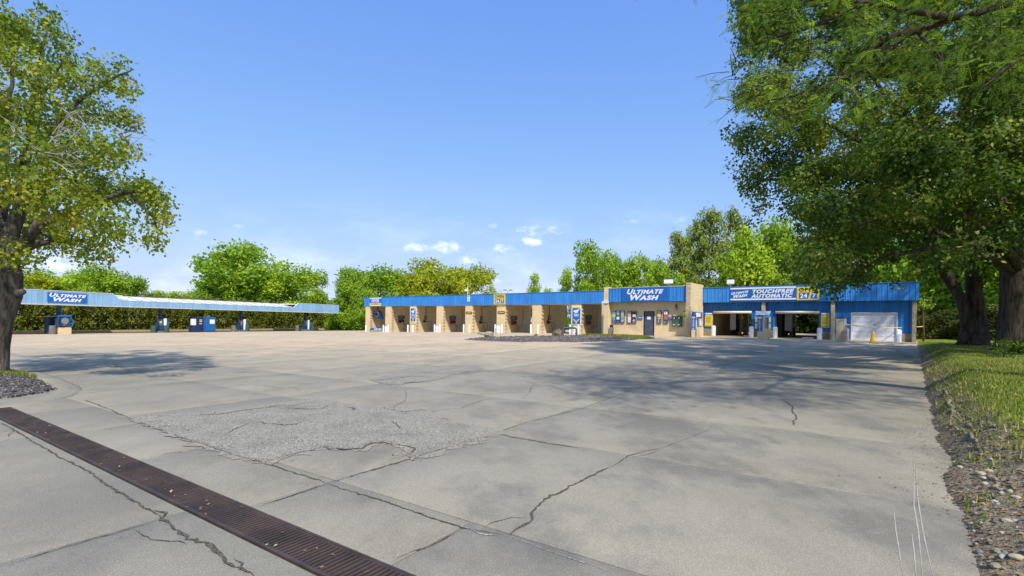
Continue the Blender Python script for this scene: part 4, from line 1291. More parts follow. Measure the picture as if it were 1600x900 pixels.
text(t, 'Wash', -w * .90, -w * .45, h * .16, h * .42, y, 'white_print', .30, .045, True, rise=.14 * h)
def open_sign(label, p0, p1, py0, py1):
    t, w, h, y = sign('opening_hours_sign', label, p0, p1, py0, py1, yf - .002, 'sign_yellow', thick=.06)
    text(t, 'OPEN', -w * .82, w * .82, h * .64, h * .93, y, 'black_print', 0, .03)
    MB().add([(-w * .80, y, h * .10), (w * .02, y, h * .10), (w * .20, y, h * .58), (-w * .80, y, h * .58)], [(0, 1, 2, 3)]).build('navy_panel', 'sign_blue', t)
    MB().add([(w * .20, y, h * .10), (w * .82, y, h * .10), (w * .82, y, h * .58), (w * .38, y, h * .58)], [(0, 1, 2, 3)]).build('navy_panel', 'sign_blue', t)
    text(t, '24', -w * .70, -w * .05, h * .17, h * .50, y - .005, 'white_print', 0, .03)
    text(t, '7', w * .42, w * .70, h * .17, h * .50, y - .005, 'white_print', 0, .03)
open_sign('yellow OPEN 24 7 sign at the right end of the touchfree banner', 1245.2, 1280, 448.6, 468.6)
open_sign('yellow OPEN 24 7 sign on the blue fascia over the self-serve bays', 772, 789.4, 460.3, 475.6)
t, w, h, y = sign('dryer_banner', 'DRYER banner with yellow strip on the fascia above the leftmost bay', 578.3, 596, 465.3, 478.2, yf, 'sign_blue')
MB().box(-w, w, y, y + .004, h * .88, h * .985).build('white_stripe', 'white_print', t)
MB().box(-w, w, y, y + .004, h * .015, h * .10).build('white_stripe', 'white_print', t)
MB().box(-w, w, y, y + .004, h * .14, h * .36).build('yellow_strip', 'sign_yellow', t)
text(t, 'DRYER', -w * .66, w * .62, h * .44, h * .82, y, 'white_print', .15, .03)
lines(t, -w * .7, w * .7, h * .19, h * .31, 1, y - .005, 'navy')
# low dryer board standing in front of the first bay
a0, a1 = BF.a(577.5, -.6), BF.a(600.3, -.6)
t = bthing('dryer_board', 'low blue and yellow DRYER board standing on the floor of the leftmost bay', 'sign', (a0 + a1) / 2, -.5)
w = (a1 - a0) / 2; h = .62
mb = MB(); mb.prism_xz([(-w, .0), (w, .0), (w, h), (-w * .80, h), (-w, h * .8)], -.05, 0); mb.build('sign_board', 'sign_blue', t)
MB().box(-w * .88, w * .97, -.056, -.052, .03, h * .36).build('yellow_strip', 'sign_yellow', t)
text(t, 'DRYER', -w * .40, w * .62, h * .46, h * .90, -.057, 'white_print', .2, .03)
lines(t, -w * .7, w * .8, h * .1, h * .28, 1, -.060, 'navy')
for sx in (-.7, .7):
    MB().box(sx * w - .03, sx * w + .03, .002, .3, 0, .04).build('foot', 'dark_steel', t)
# tall bay signs with the big yellow arrow
for (lab, p0, p1, py0, py1, foot) in [('tall narrow blue sign with a yellow arrow on the second bay pillar from the left', 641.6, 650.3, 479.8, 506.2, True),
                                   ('tall blue sign with a yellow arrow on the pillar behind the grey pipe', 893.6, 908.2, 478.8, 507.2, False)]:
    t, w, h, y = sign('bay_sign', lab, p0, p1, py0, py1, .05, 'white_print')
    zb = .14 if foot else .01
    MB().box(-w * .84, w * .84, y + .002, y + .005, h * (zb + .01), h * .91).build('blue_field', 'sign_blue', t)
    MB().box(-w * .84, w * .84, y + .002, y + .005, h * .915, h * .985).build('yellow_strip', 'sign_yellow', t)
    if foot:
        MB().box(-w * .95, w * .95, y + .002, y + .005, h * .01, h * .135).build('yellow_foot', 'sign_yellow', t)
    b0 = h * (zb + .02)
    mb = MB(); yy = y - .004
    mb.add([(-w * .72, yy, b0 + h * .27), (-w * .40, yy, b0 + h * .27), (w * .13, yy, b0 + h * .10), (-w * .13, yy, b0 + h * .10)], [(0, 3, 2, 1)])
    mb.add([(w * .72, yy - .002, b0 + h * .27), (w * .40, yy - .002, b0 + h * .27), (-w * .13, yy - .002, b0 + h * .10), (w * .13, yy - .002, b0 + h * .10)], [(0, 1, 2, 3)])
    mb.add([(-w * .13, yy - .001, b0), (w * .13, yy - .001, b0), (w * .13, yy - .001, b0 + h * .11), (-w * .13, yy - .001, b0 + h * .11)], [(0, 1, 2, 3)])
    mb.build('arrow', 'sign_yellow', t)
    mb = MB()
    mb.add([(-w * .6, yy, h * .70), (w * .05, yy, h * .68), (w * .65, yy, h * .84), (w * .7, yy, h * .90), (w * .1, yy, h * .80), (-w * .55, yy, h * .78)], [(0, 1, 2, 3, 4, 5)])
    mb.add([(-w * .35, yy, h * .62), (w * .3, yy, h * .66), (w * .42, yy, h * .76), (-w * .3, yy, h * .68)], [(0, 1, 2, 3)])
    mb.build('slanted_print', 'white_print', t)
    lines(t, -w * .5, w * .5, h * .44, h * .60, 3, yy, 'white_print', ragged=False)
for lab, p0, p1, py0, py1 in [('small black and yellow plate on the fourth bay pillar from the left', 728, 737.6, 487, 490.8), ('small black and yellow plate on the bay pillar under the opening hours sign', 777.6, 788.6, 486.3, 490.5),
                              ]:
    t, w, h, y = sign('small_plate', lab, p0, p1, py0, py1, .055, 'black_print', thick=.02)
    yy = y
    MB().add([(-w * .85, yy, h * .75), (-w * .70, yy, h * .75), (-w * .55, yy, h * .35), (-w * .25, yy, h * .9), (-w * .10, yy, h * .9), (-w * .5, yy, h * .12), (-w * .6, yy, h * .12)], [(0, 6, 5, 4, 3, 2, 1)]).build('tick', 'sign_yellow', t)
    lines(t, -w * .2, w * .8, h * .25, h * .75, 1, yy, 'sign_yellow', fill=.7, ragged=False)
# yellow price boards
for lab, p0, p1, py0, py1 in [('yellow rules board on blue wall between the tan pylon and first automatic bay', 1102, 1113.4, 488.6, 509.8), ('yellow rules board on blue wall between middle automatic bay and brick column', 1283, 1296, 488.6, 512)]:
    t, w, h, y = sign('rules_board', lab, p0, p1, py0, py1, YA - .034, None)
    MB().box(-w, w, -.05, 0, 0, h * .83).build('sign_board', 'sign_yellow', t)
    MB().box(-w, w, -.052, 0, h * .85, h).build('heading_board', 'sign_blue', t)
    lines(t, -w * .92, w * .92, h * .87, h * .985, 1, -.058, 'white_print', fill=.9, ragged=False, name='heading')
    lines(t, -w * .66, w * .7, h * .22, h * .72, 9, -.056, 'post_blue', fill=.32)
    lines(t, -w * .7, w * .7, h * .05, h * .11, 1, -.056, 'red_brown', fill=.7, ragged=False)
# touchfree price board
t, w, h, y = sign('price_board', 'blue TOUCHFREE AUTOMATIC price board with yellow panels between the automatic bays', 1180, 1204.4, 485.8, 514.8, .10, 'sign_blue')
text(t, 'TOUCHFREE', -w * .92, w * .98, h * .885, h * .985, y, 'white_print', .25, .05)
text(t, 'AUTOMATIC', -w * .98, w * .90, h * .775, h * .875, y, 'white_print', .25, .05)
for sx in (-1, 1):
    for z0, z1 in ((.40, .70), (.03, .32)):
        xa, xb = sorted((sx * w * .05, sx * w * .97))
        o = MB().box(xa, xb, y, y + .004, h * z0, h * (z1 - .06)).build('yellow_panel', 'sign_yellow', t)
        MB().box(xa, xb, y, y + .004, h * (z1 - .055), h * z1).build('panel_heading', 'sky_print', t)
        lines(o, xa + .05, xb - .05, h * (z0 + .03), h * (z1 - .09), 3, y - .005, 'red_brown', fill=.35)

# ------------------------------------------------------------------ the office front
POST = [('tall framed poster printed teal over yellow and blue, leftmost on the office wall', 957, 962.5, 485.7, 504.6, ['sky_print', 'lime_print', 'sky_print', 'kiosk_blue']),
        ('tall framed poster printed all in deep blue, second from left', 963.5, 968.8, 485.7, 504.6, ['white_print', 'kiosk_blue', 'white_print', 'navy']),
        ('tall framed poster printed white, orange and pale blue, third from left', 970.2, 975.7, 485.7, 504.6, ['white_print', 'orange_print', 'sky_print', 'sky_print']),
        ('tall framed poster printed pink and cream left of the black one', 980.8, 987, 486, 504.9, ['pink_print', 'pink_print', 'white_print', 'cream_trim']),
        ('tall framed black poster with white marks just left of the office door', 988.3, 994.3, 486, 504.9, ['black_print', 'cream_trim', 'black_print', 'purple_print']),
        ('tall framed poster printed pink, yellow and purple right of the office door', 1027, 1033.4, 485.5, 505.3, ['pink_print', 'sign_yellow', 'purple_print', 'purple_print']),
        ('tall framed poster printed white, red and black right of the purple one', 1037.4, 1044.1, 485.4, 505.3, ['white_print', 'red_print', 'red_print', 'black_print'])]
for lab, p0, p1, py0, py1, cs in POST:
    t, w, h, y = sign('poster_case', lab, p0, p1, py0, py1, YW - .02, 'black_print', 'poster', .08)
    MB().box(-w * .78, w * .78, y + .001, y + .005, h * .05, h * .95).build('print', 'white_print', t)
    for k, c in enumerate(cs):
        MB().box(-w * .74, w * .74, y - .004, y - .0005, h * (.93 - .215 * (k + 1)), h * (.93 - .215 * k) - .004).build('print_field', c, t)
    rr = random.Random(lab)
    mb = MB()
    for k in range(5):
        cx, cz, r_ = rr.uniform(-.4, .4) * w, h * rr.uniform(.12, .88), w * rr.uniform(.18, .42)
        mb.add([(cx + r_ * math.cos(i * 1.047) * .8, y - .006, cz + r_ * math.sin(i * 1.047)) for i in range(6)], [tuple(range(6))])
    o = mb.build('print_motif', rr.choice(['white_print', 'sky_print', 'cream_trim']), t); o['kind'] = 'stuff'
for lab, p0, p1, py0, py1 in [('small blue sign on the wall left of the office door', 996, 1003.8, 494.2, 500), ('small blue sign on the wall between the red poster and green boards', 1045, 1050.6, 494.8, 500.6)]:
    t, w, h, y = sign('wall_sign', lab, p0, p1, py0, py1, YW - .01, 'sign_blue', thick=.03)
    lines(t, -w * .6, w * .8, h * .5, h * .8, 1, y, 'white_print', ragged=False); lines(t, -w * .6, w * .8, h * .15, h * .4, 1, y, 'sky_print', ragged=False)
for lab, p0, p1 in [('left of two dark green vending boards near the tan pylon', 1051, 1058.6), ('right of two dark green vending boards near the tan pylon', 1058.9, 1066.2)]:
    t, w, h, y = sign('vending_board', lab, p0, p1, 493.4, 510.5, YW - .01, 'board_green', 'vending board', .22, 'green vending boards by the pylon')
    MB().box(-w * .85, w * .85, y, y + .005, h * .68, h * .95).build('window', 'window_dark', t)
    MB().box(-w * .2, w * .1, y - .006, y - .001, h * .72, h * .86).build('price_card', 'white_print', t)
    MB().box(-w * .85, w * .85, y, y + .005, h * .40, h * .64).build('face_panel', 'bin_green', t)
    MB().box(-w * .5, w * .3, y, y + .005, h * .15, h * .21).build('slot', 'white_print', t)
t, w, h, y = sign('lime_sign', 'bright yellow sign with a green mark beside the tan pylon', 1068, 1073.2, 485.7, 502, YW - .02, 'lime_print')
MB().box(-w, w, y, y + .005, h * .90, h * .995).build('grey_top', 'bin_grey', t)
MB().add([(w * .55 * math.cos(i * .785), y, h * .52 + h * .14 * math.sin(i * .785)) for i in range(8)], [tuple(range(8))]).build('green_mark', 'green_print', t)
a, z = BF.px(1057.4, 479.5, YW)
t = bthing('wall_lamp', 'small brown wall lamp under the fascia above the green boards', 'lamp', a, YW - .01, z)
MB().tube([(0, 0, .18), (0, -.16, .18), (0, -.2, .08)], .06, 8).build('arm', 'rock_brown', t)
MB().lathe([(.05, -.22), (.11, -.2), (.12, -.02), (.06, .06)], 0, -.2, 10).build('shade', 'rock_brown', t)
a = BF.a(955.8, YW - .45)
t = bthing('standpipe', 'short grey vacuum standpipe at the left corner of the office wall', 'standpipe', a, YW - .5)
MB().bbox(-.15, .15, -.15, .15, -.05, .75, .02).build('body', 'grey_metal', t)
MB().bbox(-.11, .13, -.13, .13, .76, 1.0, .03).build('head', 'navy', t)
MB().tube([(.12, -.1, .9), (.3, -.2, .7), (.25, -.22, .3), (.1, -.2, .15)], .03, 6).build('hose', 'rubber', t)

# ------------------------------------------------------------------ equipment on the bay walls
def control_panel(a, y, z, label):
    t = thing('wash_control_panel', label, 'control panel', BF.w(a, y, z), TH + R(90), 'wash control panels in the self-serve bays')
    # faces +x of the building: local -y looks along +a
    MB().bbox(-.55, .55, -.14, 0, .15, .62, .02).build('menu_box', 'post_blue', t)
    MB().box(-.48, .20, -.147, -.141, .22, .56).build('menu_face', 'bin_grey', t)
    MB().bbox(-.55, -.02, -.22, 0, -.42, .08, .02).build('coin_box', 'red_brown', t)
    MB().box(-.45, -.15, -.227, -.221, -.30, -.02).build('coin_face', 'black_print', t)
    MB().bbox(.05, .50, -.12, 0, -.30, .06, .02).build('selector', 'black_print', t)
    MB().tube([(.3, -.1, -.3), (.5, -.25, -.8), (.9, -.35, -.55), (1.3, -.3, -.6), (1.6, -.2, .1), (1.7, -.15, 1.1), (1.7, -.1, 1.5)], .02, 6).build('hose', 'rubber', t)
    MB().tube([(.45, -.2, -.45), (.75, -.3, -.75), (.2, -.3, -1.45)], .022, 6).build('wand', 'dark_steel', t)
    return t
def brush_reel(a, y, z, label):
    t = thing('brush_reel', label, 'hose reel', BF.w(a, y, z), TH + R(90), 'brush and hose reels in the self-serve bays')
    MB().bbox(-.28, .12, -.18, 0, .12, .62, .02).build('meter_box', 'red_brown', t)
    MB().box(-.2, .04, -.187, -.181, .22, .54).build('meter_face', 'grey_metal', t)
    mb = MB(); mb.tube([(-.35, -.02, -.12), (-.35, -.26, -.12)], .17, 12); mb.build('reel', 'dark_steel', t)
    MB().tube([(-.2, -.2, -.12), (.6, -.25, -.16), (.85, -.25, -.25)], .03, 6).build('foam_brush', 'dark_steel', t)
    MB().tube([(-.05, -.06, .62), (-.05, -.06, 1.75), (.3, -.3, 1.85), (1.2, -.6, 1.95)], .028, 6).build('boom', 'dark_steel', t)
    MB().tube([(.1, -.2, -.2), (.25, -.3, -1.0), (.6, -.3, -1.2), (.8, -.3, -.3)], .018, 6).build('hose', 'rubber', t)
    return t
names = ['second', 'third', 'fourth', 'fifth', 'sixth', 'seventh', 'eighth']
for k in range(1, 8):
    a0, a1 = pil_a[k]; c = (a0 + a1) / 2 + .12 + .14
    y = 2.1
    g = BF.g(c, y)
    fn = control_panel if k % 2 else brush_reel
    fn(c + .005, y, max(g + 1.35, 1.55), ('blue faced wash control panel with hose inside the %s bay from the left' if k % 2 else 'dark brush reel with overhead boom inside the %s bay from the left') % names[k - 1])
a, z = BF.px(591, 491.5, 2.4)
c = (pil_a[0][0] + pil_a[0][1]) / 2 - .1 + .14
t = thing('blue_dryer', 'round blue car dryer blower hanging from the wall of the leftmost bay', 'blower', BF.w(c + .75, 1.25, BF.px(590, 491, 1.25)[1]), TH + R(20))
z = t.location.z
MB().tube([(0, -.32, 0), (0, -.22, 0), (0, .30, 0), (0, .36, 0)], [.50, .58, .58, .46], 18).build('housing', 'kiosk_blue', t, smooth='auto')
MB().tube([(0, -.36, 0), (0, -.325, 0)], [.36, .42], 18).build('inlet_ring', 'grey_metal', t)
MB().tube([(0, -.40, 0), (0, -.362, 0)], [.20, .24], 14).build('inlet', 'rubber', t)
MB().prism_xz([(.05, -.15), (.50, -.75), (.85, -.60), (.50, .28)], -.28, .28).build('nozzle', 'kiosk_blue', t)
MB().tube([(-.1, .1, .45), (-.1, .1, 1.3), (.0, .1, ZB - z)], .06, 8).build('arm', 'dark_steel', t)

# ------------------------------------------------------------------ bollards, bins, kiosks, cone in front of the building
def bollard_proto(r, h):
    t = bpy.data.objects.new('bollard', None); COL.objects.link(t)
    MB().lathe([(r, -.2), (r, h - r * .5), (r * .75, h - r * .15), (r * .3, h)], n=14).build('post', 'white_paint', t, smooth='auto')
    MB().lathe([(r + .012, 0.0), (r + .012, .05), (r, .06)], n=14).build('base_ring', 'cream_trim', t)
    return t
thin = bollard_proto(.095, 1.02)
def place_bollard(proto, first, px, y, label, group, py=515):
    o = proto if first else copy_tree(proto)
    o.location = BF.w(BF.a(px, y), y); o.rotation_euler = (random.uniform(-.015, .015), random.uniform(-.015, .015), random.random() * 3)
    return tag(o, label, 'bollard', group)
BOL = [(571.9, 'thin white bollard left of the low dryer board at the building\'s left end'), (599.2, 'thin white bollard half hidden behind the right end of the dryer board'), (606.8, 'thin white bollard right of the dryer bay\'s narrow bin'),
       (637.5, 'thin white bollard standing left of the narrow arrow sign pillar'), (645.2, 'thin white bollard right under the narrow blue arrow sign'), (679.2, 'thin white bollard left of the slim pale bin between two bays'),
       (687.4, 'thin white bollard right of the slim pale bin between two bays'), (724.7, 'thin white bollard left of the fourth bay pillar with the left small black plate'), (733.6, 'thin white bollard in front of the fourth bay pillar under the left black plate'),
       (774, 'thin white bollard left of the wide white bin under the opening hours sign'), (784.2, 'thin white bollard right of the wide white bin under the opening hours sign'), (829.8, 'thin white bollard left of the plain pillar without any sign'),
       (840.6, 'thin white bollard in front of the plain pillar without any sign'), (891, 'thin white bollard left of the arrow sign behind the grey pipe'), (904, 'thin white bollard right of the arrow sign behind the grey pipe')]
for k, (px, lab) in enumerate(BOL):
    place_bollard(thin, k == 0, px, -.95, lab, 'thin white bollards along the self-serve bays')
wide = bollard_proto(.17, .92)
for k, (px, lab) in enumerate([(1115, 'stout white bollard at the left jamb of the first automatic bay'), (1174.2, 'stout white bollard at the right jamb of the first automatic bay'), (1211.8, 'stout white bollard at the left jamb of the middle automatic bay'),
                               (1280.8, 'stout white bollard at the right jamb of the middle automatic bay'), (1322.6, 'stout white bollard half hidden behind the plain block kiosk'), (1404, 'stout white bollard at the right edge of the white garage door')]):
    place_bollard(wide, k == 0, px, -.55, lab, 'stout white bollards at the automatic bays')
def bin_(px, w, h, label, m='white_paint'):
    y = -1.0
    t = bthing('litter_bin', label, 'litter bin', BF.a(px, y), y, None, 'pale litter bins between the bollards')
    MB().lathe([(w * .86, 0), (w * .9, .05), (w, .1), (w, h * .9), (w * .93, h * .92)], n=16).build('barrel', m, t, smooth='auto')
    MB().lathe([(w * 1.03, h * .92), (w * 1.03, h * .96), (w * .8, h)], n=16).build('lid', 'cream_trim', t)
    MB().lathe([(w * 1.015, h * .5), (w * 1.015, h * .53)], n=16).build('hoop', 'grey_metal', t)
bin_(603.4, .22, .82, 'narrow pale bin between the dryer board and a thin bollard')
bin_(683.2, .22, .84, 'slim pale bin between two bollards at the third bay pillar from the left')
bin_(778.7, .27, .86, 'wide white bin between two bollards under the opening hours sign', 'white_print')
bin_(897.5, .25, .84, 'white bin behind the grey pipe at the arrow sign pillar')
def kiosk(p0, p1, y, label, style):
    a0, a1 = BF.a(p0, y), BF.a(p1, y + .4)
    w = a1 - a0
    c = (a0 + a1) / 2
    t = bthing('pay_kiosk', label, 'pay kiosk', c, y)
    x0, x1 = -w / 2, w / 2
    if style < 2:
        xs = x0 + w * .62
        MB().bbox(x0, xs, 0, .5, -.1, .62, .01).build('block_pier', 'tan_block', t)
        MB().bbox(xs + .005, x1, -.1, .9, -.1, .82, .01).build('block_base', 'tan_block', t)
        s = MB().bbox(x0 - .02, xs - .12, .02, .20, .63, 1.72, .01).build('menu_case', 'sign_blue', t)
        MB().box(x0 + .02, xs - .16, .012, .018, 1.56, 1.68).build('menu_heading', 'white_print', s)
        for k in range(5):
            MB().box(x0 + .12, xs - .26, .010, .016, .80 + .15 * k, .91 + .15 * k).build('price_panel', 'lime_print' if k % 2 else 'sign_yellow', s)
            MB().box(x0 + .01, xs - .15, .012, .0165, .925 + .15 * k, .945 + .15 * k).build('rule', 'white_print', s)
        MB().box(x0 + .2, xs - .34, .010, .016, .69, .74).build('foot_print', 'white_print', s)
        MB().box(x0 - .03, xs - .10, .0, .22, 1.725, 1.78).build('case_top', 'red_brown', t)
        MB().bbox(xs - .10, xs - .02, .05, .25, .63, 1.66, .01).build('white_post', 'white_paint', t)
        m = MB().bbox(xs + .05, x1 - .06, .0, .62, .825, 1.60, .02).build('pay_machine', 'grey_metal', t)
        MB().box(xs + .10, x1 - .14, -.008, -.001, 1.18, 1.52).build('screen', 'sky_print', m)
        MB().box(xs + .10, x1 - .14, -.008, -.001, .90, 1.12).build('keypad', 'black_print', m)
        MB().box(x1 - .059, x1 - .052, .05, .55, .95, 1.5).build('side_panel', 'sign_blue' if style else 'white_paint', m)
        MB().box(xs + .0, x1 - .02, -.06, .68, 1.602, 1.64).build('hood', 'red_brown', m)
    else:
        xs = x0 + w * .66
        MB().bbox(x0, xs, 0, .6, -.1, 1.62, .01).build('block_pier', 'bay_block', t)
        MB().box(x0 - .02, xs + .03, -.02, .62, 1.625, 1.68).build('pier_cap', 'dark_steel', t)
        MB().bbox(xs + .004, x1, -.15, .75, -.1, .86, .01).build('block_base', 'split_face_block', t)
        MB().bbox(xs + .03, xs + .15, .05, .3, .865, 1.60, .01).build('white_post', 'white_paint', t)
        MB().bbox(xs + .17, x1 - .1, .0, .4, .865, 1.2, .01).build('pay_machine', 'grey_metal', t)
kiosk(1080.5, 1096.5, -3.7, 'pay kiosk with yellow menu standing against the tan pylon', 0)
kiosk(1183.6, 1201.8, -4.0, 'pay kiosk with yellow menu in front of the touchfree price board', 1)
kiosk(1306.4, 1324.5, -3.6, 'plain tan block kiosk without any menu left of the white garage door', 2)
t, w, h, y = sign('pylon_sign', 'blue sign with a white paper square on the sunny side of the tan pylon', 1081.5, 1096, 487.2, 500, -1.9, 'sign_blue')
q0 = Vector((BF.a(1079, YM - .12), YM - .12)); q1 = Vector((BF.a(1098.3, .2), .2)); qd = (q1 - q0).normalized()
qc = q0.lerp(q1, .50) + Vector((qd.y, -qd.x)) * .012
t.rotation_euler = (0, 0, TH + math.atan2(qd.y, qd.x))
t.location = BF.w(qc.x, qc.y, BF.px(1089, 500, qc.y)[1])
for ch_ in list(t.children):
    bpy.data.objects.remove(ch_)
w, h = (q1 - q0).length * .40, BF.px(1089, 487.5, qc.y)[1] - t.location.z
MB().box(-w, w, -.05, 0, 0, h).build('sign_board', 'sign_blue', t)
MB().box(-w * .35, w * .55, y, y + .005, h * .36, h * .90).build('white_square', 'white_print', t)
MB().box(-w * .7, w * .9, y, y + .005, h * .08, h * .28).build('white_strip', 'white_print', t)
# cone
a = BF.a(1364, -4.6)
t = bthing('traffic_cone', 'tall yellow cone with a black base standing before the white garage door', 'cone', a, -3.6)
MB().bbox(-.25, .25, -.25, .25, 0.0, .05, .02).build('base', 'rubber', t)
MB().lathe([(.19, .05), (.17, .10), (.16, .14), (.075, .66), (.055, .74), (.03, .76)], n=18).build('cone_body', 'cone_yellow', t, smooth='auto')
MB().lathe([(.135, .30), (.118, .39)], n=18).build('band', 'sign_yellow', t)
# tape from the plain kiosk to the trees
p0 = BF.w(BF.a(1318, -3.3), -3.45, BF.px(1318, 506.3, -3.4)[1]); p3 = Vector(at(1443, 510, 34.5))
pts = [p0.lerp(p3, k / 16) - Vector((0, 0, .16 * math.sin(math.pi * k / 16))) for k in range(17)]
mb = MB()
for q, (a_, b_) in enumerate(zip(pts[:-1], pts[1:])):
    tw = .028; up = Vector((0, 0, tw)); off = Vector((-.61, -.79, 0)) * .003
    tz = Vector((0, 0, .01 * math.sin(q)))
    mb.add([a_ - up + off, b_ - up + off, b_ + up + off, a_ + up + off, a_ - up - off, b_ - up - off, b_ + up - off, a_ + up - off], [(0, 1, 2, 3), (7, 6, 5, 4), (0, 4, 5, 1), (3, 2, 6, 7)])
tag(mb.build('barrier_tape', 'tape'), 'orange and white barrier tape strung across in front of the white garage door', 'tape')
# ------------------------------------------------------------------ apron, kerbs, the planted island
ap = [(BF.a(566, -4.9), -4.9), (AR1 + .05, -4.9), (AR1 + .05, 14), (A0 - .3, 14)]
xs = spaced(A0 - .3, AR1 + .05, 1.0); ys = [-4.9, -4.6] + spaced(-4, 14, 1.5)
X, Y = np.meshgrid(xs, ys)
wx = BF.O[0] + BF.e[0] * X + BF.i[0] * Y; wy = BF.O[1] + BF.e[1] * X + BF.i[1] * Y
lift = np.where(Y < -4.7, -.02, .03)
V = np.stack([wx.ravel(), wy.ravel(), (zg(wx, wy) + lift).ravel()], -1)
I = np.arange(X.size).reshape(X.shape)
F = np.stack([I[:-1, :-1].ravel(), I[:-1, 1:].ravel(), I[1:, 1:].ravel(), I[1:, :-1].ravel()], -1)
tag(link('apron', np_mesh('apron', V, F, 'apron_concrete', smooth=True)), kind='structure')

def mound(poly, hgt, m, name, edge=.5, kind='structure', res=.22, base=.03, noise_=.05):
    """low planting bed: grid inside the outline, rising from the edge"""
    P = np.array([p[:2] for p in poly])
    x0, y0 = P.min(0) - .2; x1, y1 = P.max(0) + .2
    xs = np.arange(x0, x1, res); ys = np.arange(y0, y1, res)
    X, Y = np.meshgrid(xs, ys)
    def inside_dist(X, Y):
        n = len(P); ins = np.zeros(X.shape, bool); dist = np.full(X.shape, 1e9)
        for k in range(n):
            ax, ay = P[k]; bx_, by_ = P[(k + 1) % n]
            c = ((ay > Y) != (by_ > Y)) & (X < (bx_ - ax) * (Y - ay) / (by_ - ay + 1e-12) + ax)
            ins ^= c
            t_ = np.clip(((X - ax) * (bx_ - ax) + (Y - ay) * (by_ - ay)) / ((bx_ - ax) ** 2 + (by_ - ay) ** 2 + 1e-12), 0, 1)
            dist = np.minimum(dist, np.hypot(X - ax - t_ * (bx_ - ax), Y - ay - t_ * (by_ - ay)))
        return np.where(ins, dist, -dist)
    D_ = inside_dist(X, Y) + _nz(X, Y, 1.7) * .12
    Z = zg(X, Y) + base + hgt * sstep(D_, -.05, edge) + noise_ * _nz(X, Y, 2.5) * (D_ > 0.1) - np.where(D_ < 0, .10, 0)
    I = np.arange(X.size).reshape(X.shape)
    F = np.stack([I[:-1, :-1].ravel(), I[:-1, 1:].ravel(), I[1:, 1:].ravel(), I[1:, :-1].ravel()], -1)
    F = F[(D_.ravel()[F] > -.02).any(1)]
    o = link(name, np_mesh(name, np.stack([X.ravel(), Y.ravel(), Z.ravel()], -1), F, m, smooth=True))
    tag(o, kind=kind)
    good = D_ > .05
    return o, np.stack([X[good], Y[good], Z[good]], -1)
def sample(P, n, jit):
    k = rng.integers(0, len(P), n)
    q = P[k] + np.column_stack([rng.uniform(-jit, jit, n), rng.uniform(-jit, jit, n), np.zeros(n)])
    return q
isl = [gp(x, y) for x, y in [(727, 531), (742, 528.6), (765, 527.4), (800, 526.8), (850, 526), (900, 525.2), (960, 527), (1000, 530.5), (975, 533), (940, 533.8), (900, 534.6), (860, 534.8), (820, 534.7), (785, 534), (755, 532.5)]]
_, pts_i = mound(isl, .09, 'mulch', 'gravel_bed', 1.2, res=.3)
tag(link('gravel', stones(sample(pts_i, 9000, .15), .015, .06, 'gravel', 'chip_mix', 2.0)), kind='stuff')
gs = [gp(x, y) for x, y in [(900, 525.4), (915, 524.2), (960, 525.0), (1000, 526.6), (1024, 528.6), (1006, 530.4), (960, 528.2), (925, 526.8)]]
_, pts_g = mound(gs, .10, 'rough_grass', 'grass_strip', .8, res=.3)
tag(link('grass', blades(sample(pts_g, 9000, .15), .09, .014, 'grass')), kind='stuff')
def on_ground(px, py, lift=0.0):
    p = gp(px, py); return Vector((p[0], p[1], p[2] + lift))
rock('boulder', 'rounded pale boulder at the left end of the gravel island', on_ground(763.5, 528.2, .26), (.42, .36, .30), 'rock_tan', 2.2, None, 3)
rock('boulder', 'small yellowish rock beside the rounded pale boulder on the island', on_ground(778.5, 528.6, .16), (.28, .2, .22), 'rock_pale', 4.1, None, 3)
rock('boulder', 'small square brown stone standing alone mid way along the gravel island', on_ground(837.8, 527.8, .16), (.15, .14, .20), 'rock_brown', 5.3, None, 2)
rk = rock('boulder', 'large wedge shaped brown boulder left of the grey pipe', on_ground(871.5, 526.8, .26), (.55, .42, .44), 'rock_brown', 7.7, None, 3)
lg = thing('dead_log', 'short dead log leaning against the rounded pale boulder', 'log', on_ground(757, 528.6, .15), 0)
MB().tube([(-.62, 0, .30), (-.3, .02, .22), (.1, .05, .14), (.35, .05, .10)], [.06, .075, .08, .06], 8).build('stem', 'dead_wood', lg, smooth=True)
MB().tube([(-.2, .02, .2), (-.28, -.02, .36)], [.03, .015], 6).build('stub', 'dead_wood', lg)
lp, rp = gp(879.5, 527), gp(900.5, 527)
mid = (lp + rp) / 2; ln = np.linalg.norm(rp - lp)
bp_ = thing('backflow_pipe', 'lagged grey water pipe arch standing in the gravel island', 'pipe', (mid[0], mid[1], (lp[2] + rp[2]) / 2 + .05), math.atan2(rp[1] - lp[1], rp[0] - lp[0]))
hw = ln / 2
def arc(c, r, a0, a1, n=5):
    return [(c[0] + r * math.cos(a0 + (a1 - a0) * k / n), 0, c[1] + r * math.sin(a0 + (a1 - a0) * k / n)) for k in range(n + 1)]
H_ = .74
MB().tube([(-hw, 0, -.1), (-hw, 0, H_ - .16)] + arc((-hw + .16, H_ - .16), .16, math.pi, math.pi / 2) + [(hw - .16, 0, H_)] + arc((hw - .16, H_ - .16), .16, math.pi / 2, 0) + [(hw, 0, -.1)], .075, 10).build('pipe_run', 'pipe_grey', bp_, smooth='auto')
for x_, z_, r_ in ((-hw + .35, H_, .11), (-.05, H_, .13), (hw - .45, H_, .13), (hw - .22, H_, .11)):
    MB().tube([(x_ - .05, 0, z_), (x_ + .05, 0, z_)], r_, 10).build('flange', 'pipe_grey', bp_)
MB().tube([(hw, 0, .25), (hw, 0, .33)], .12, 10).build('flange', 'pipe_grey', bp_)
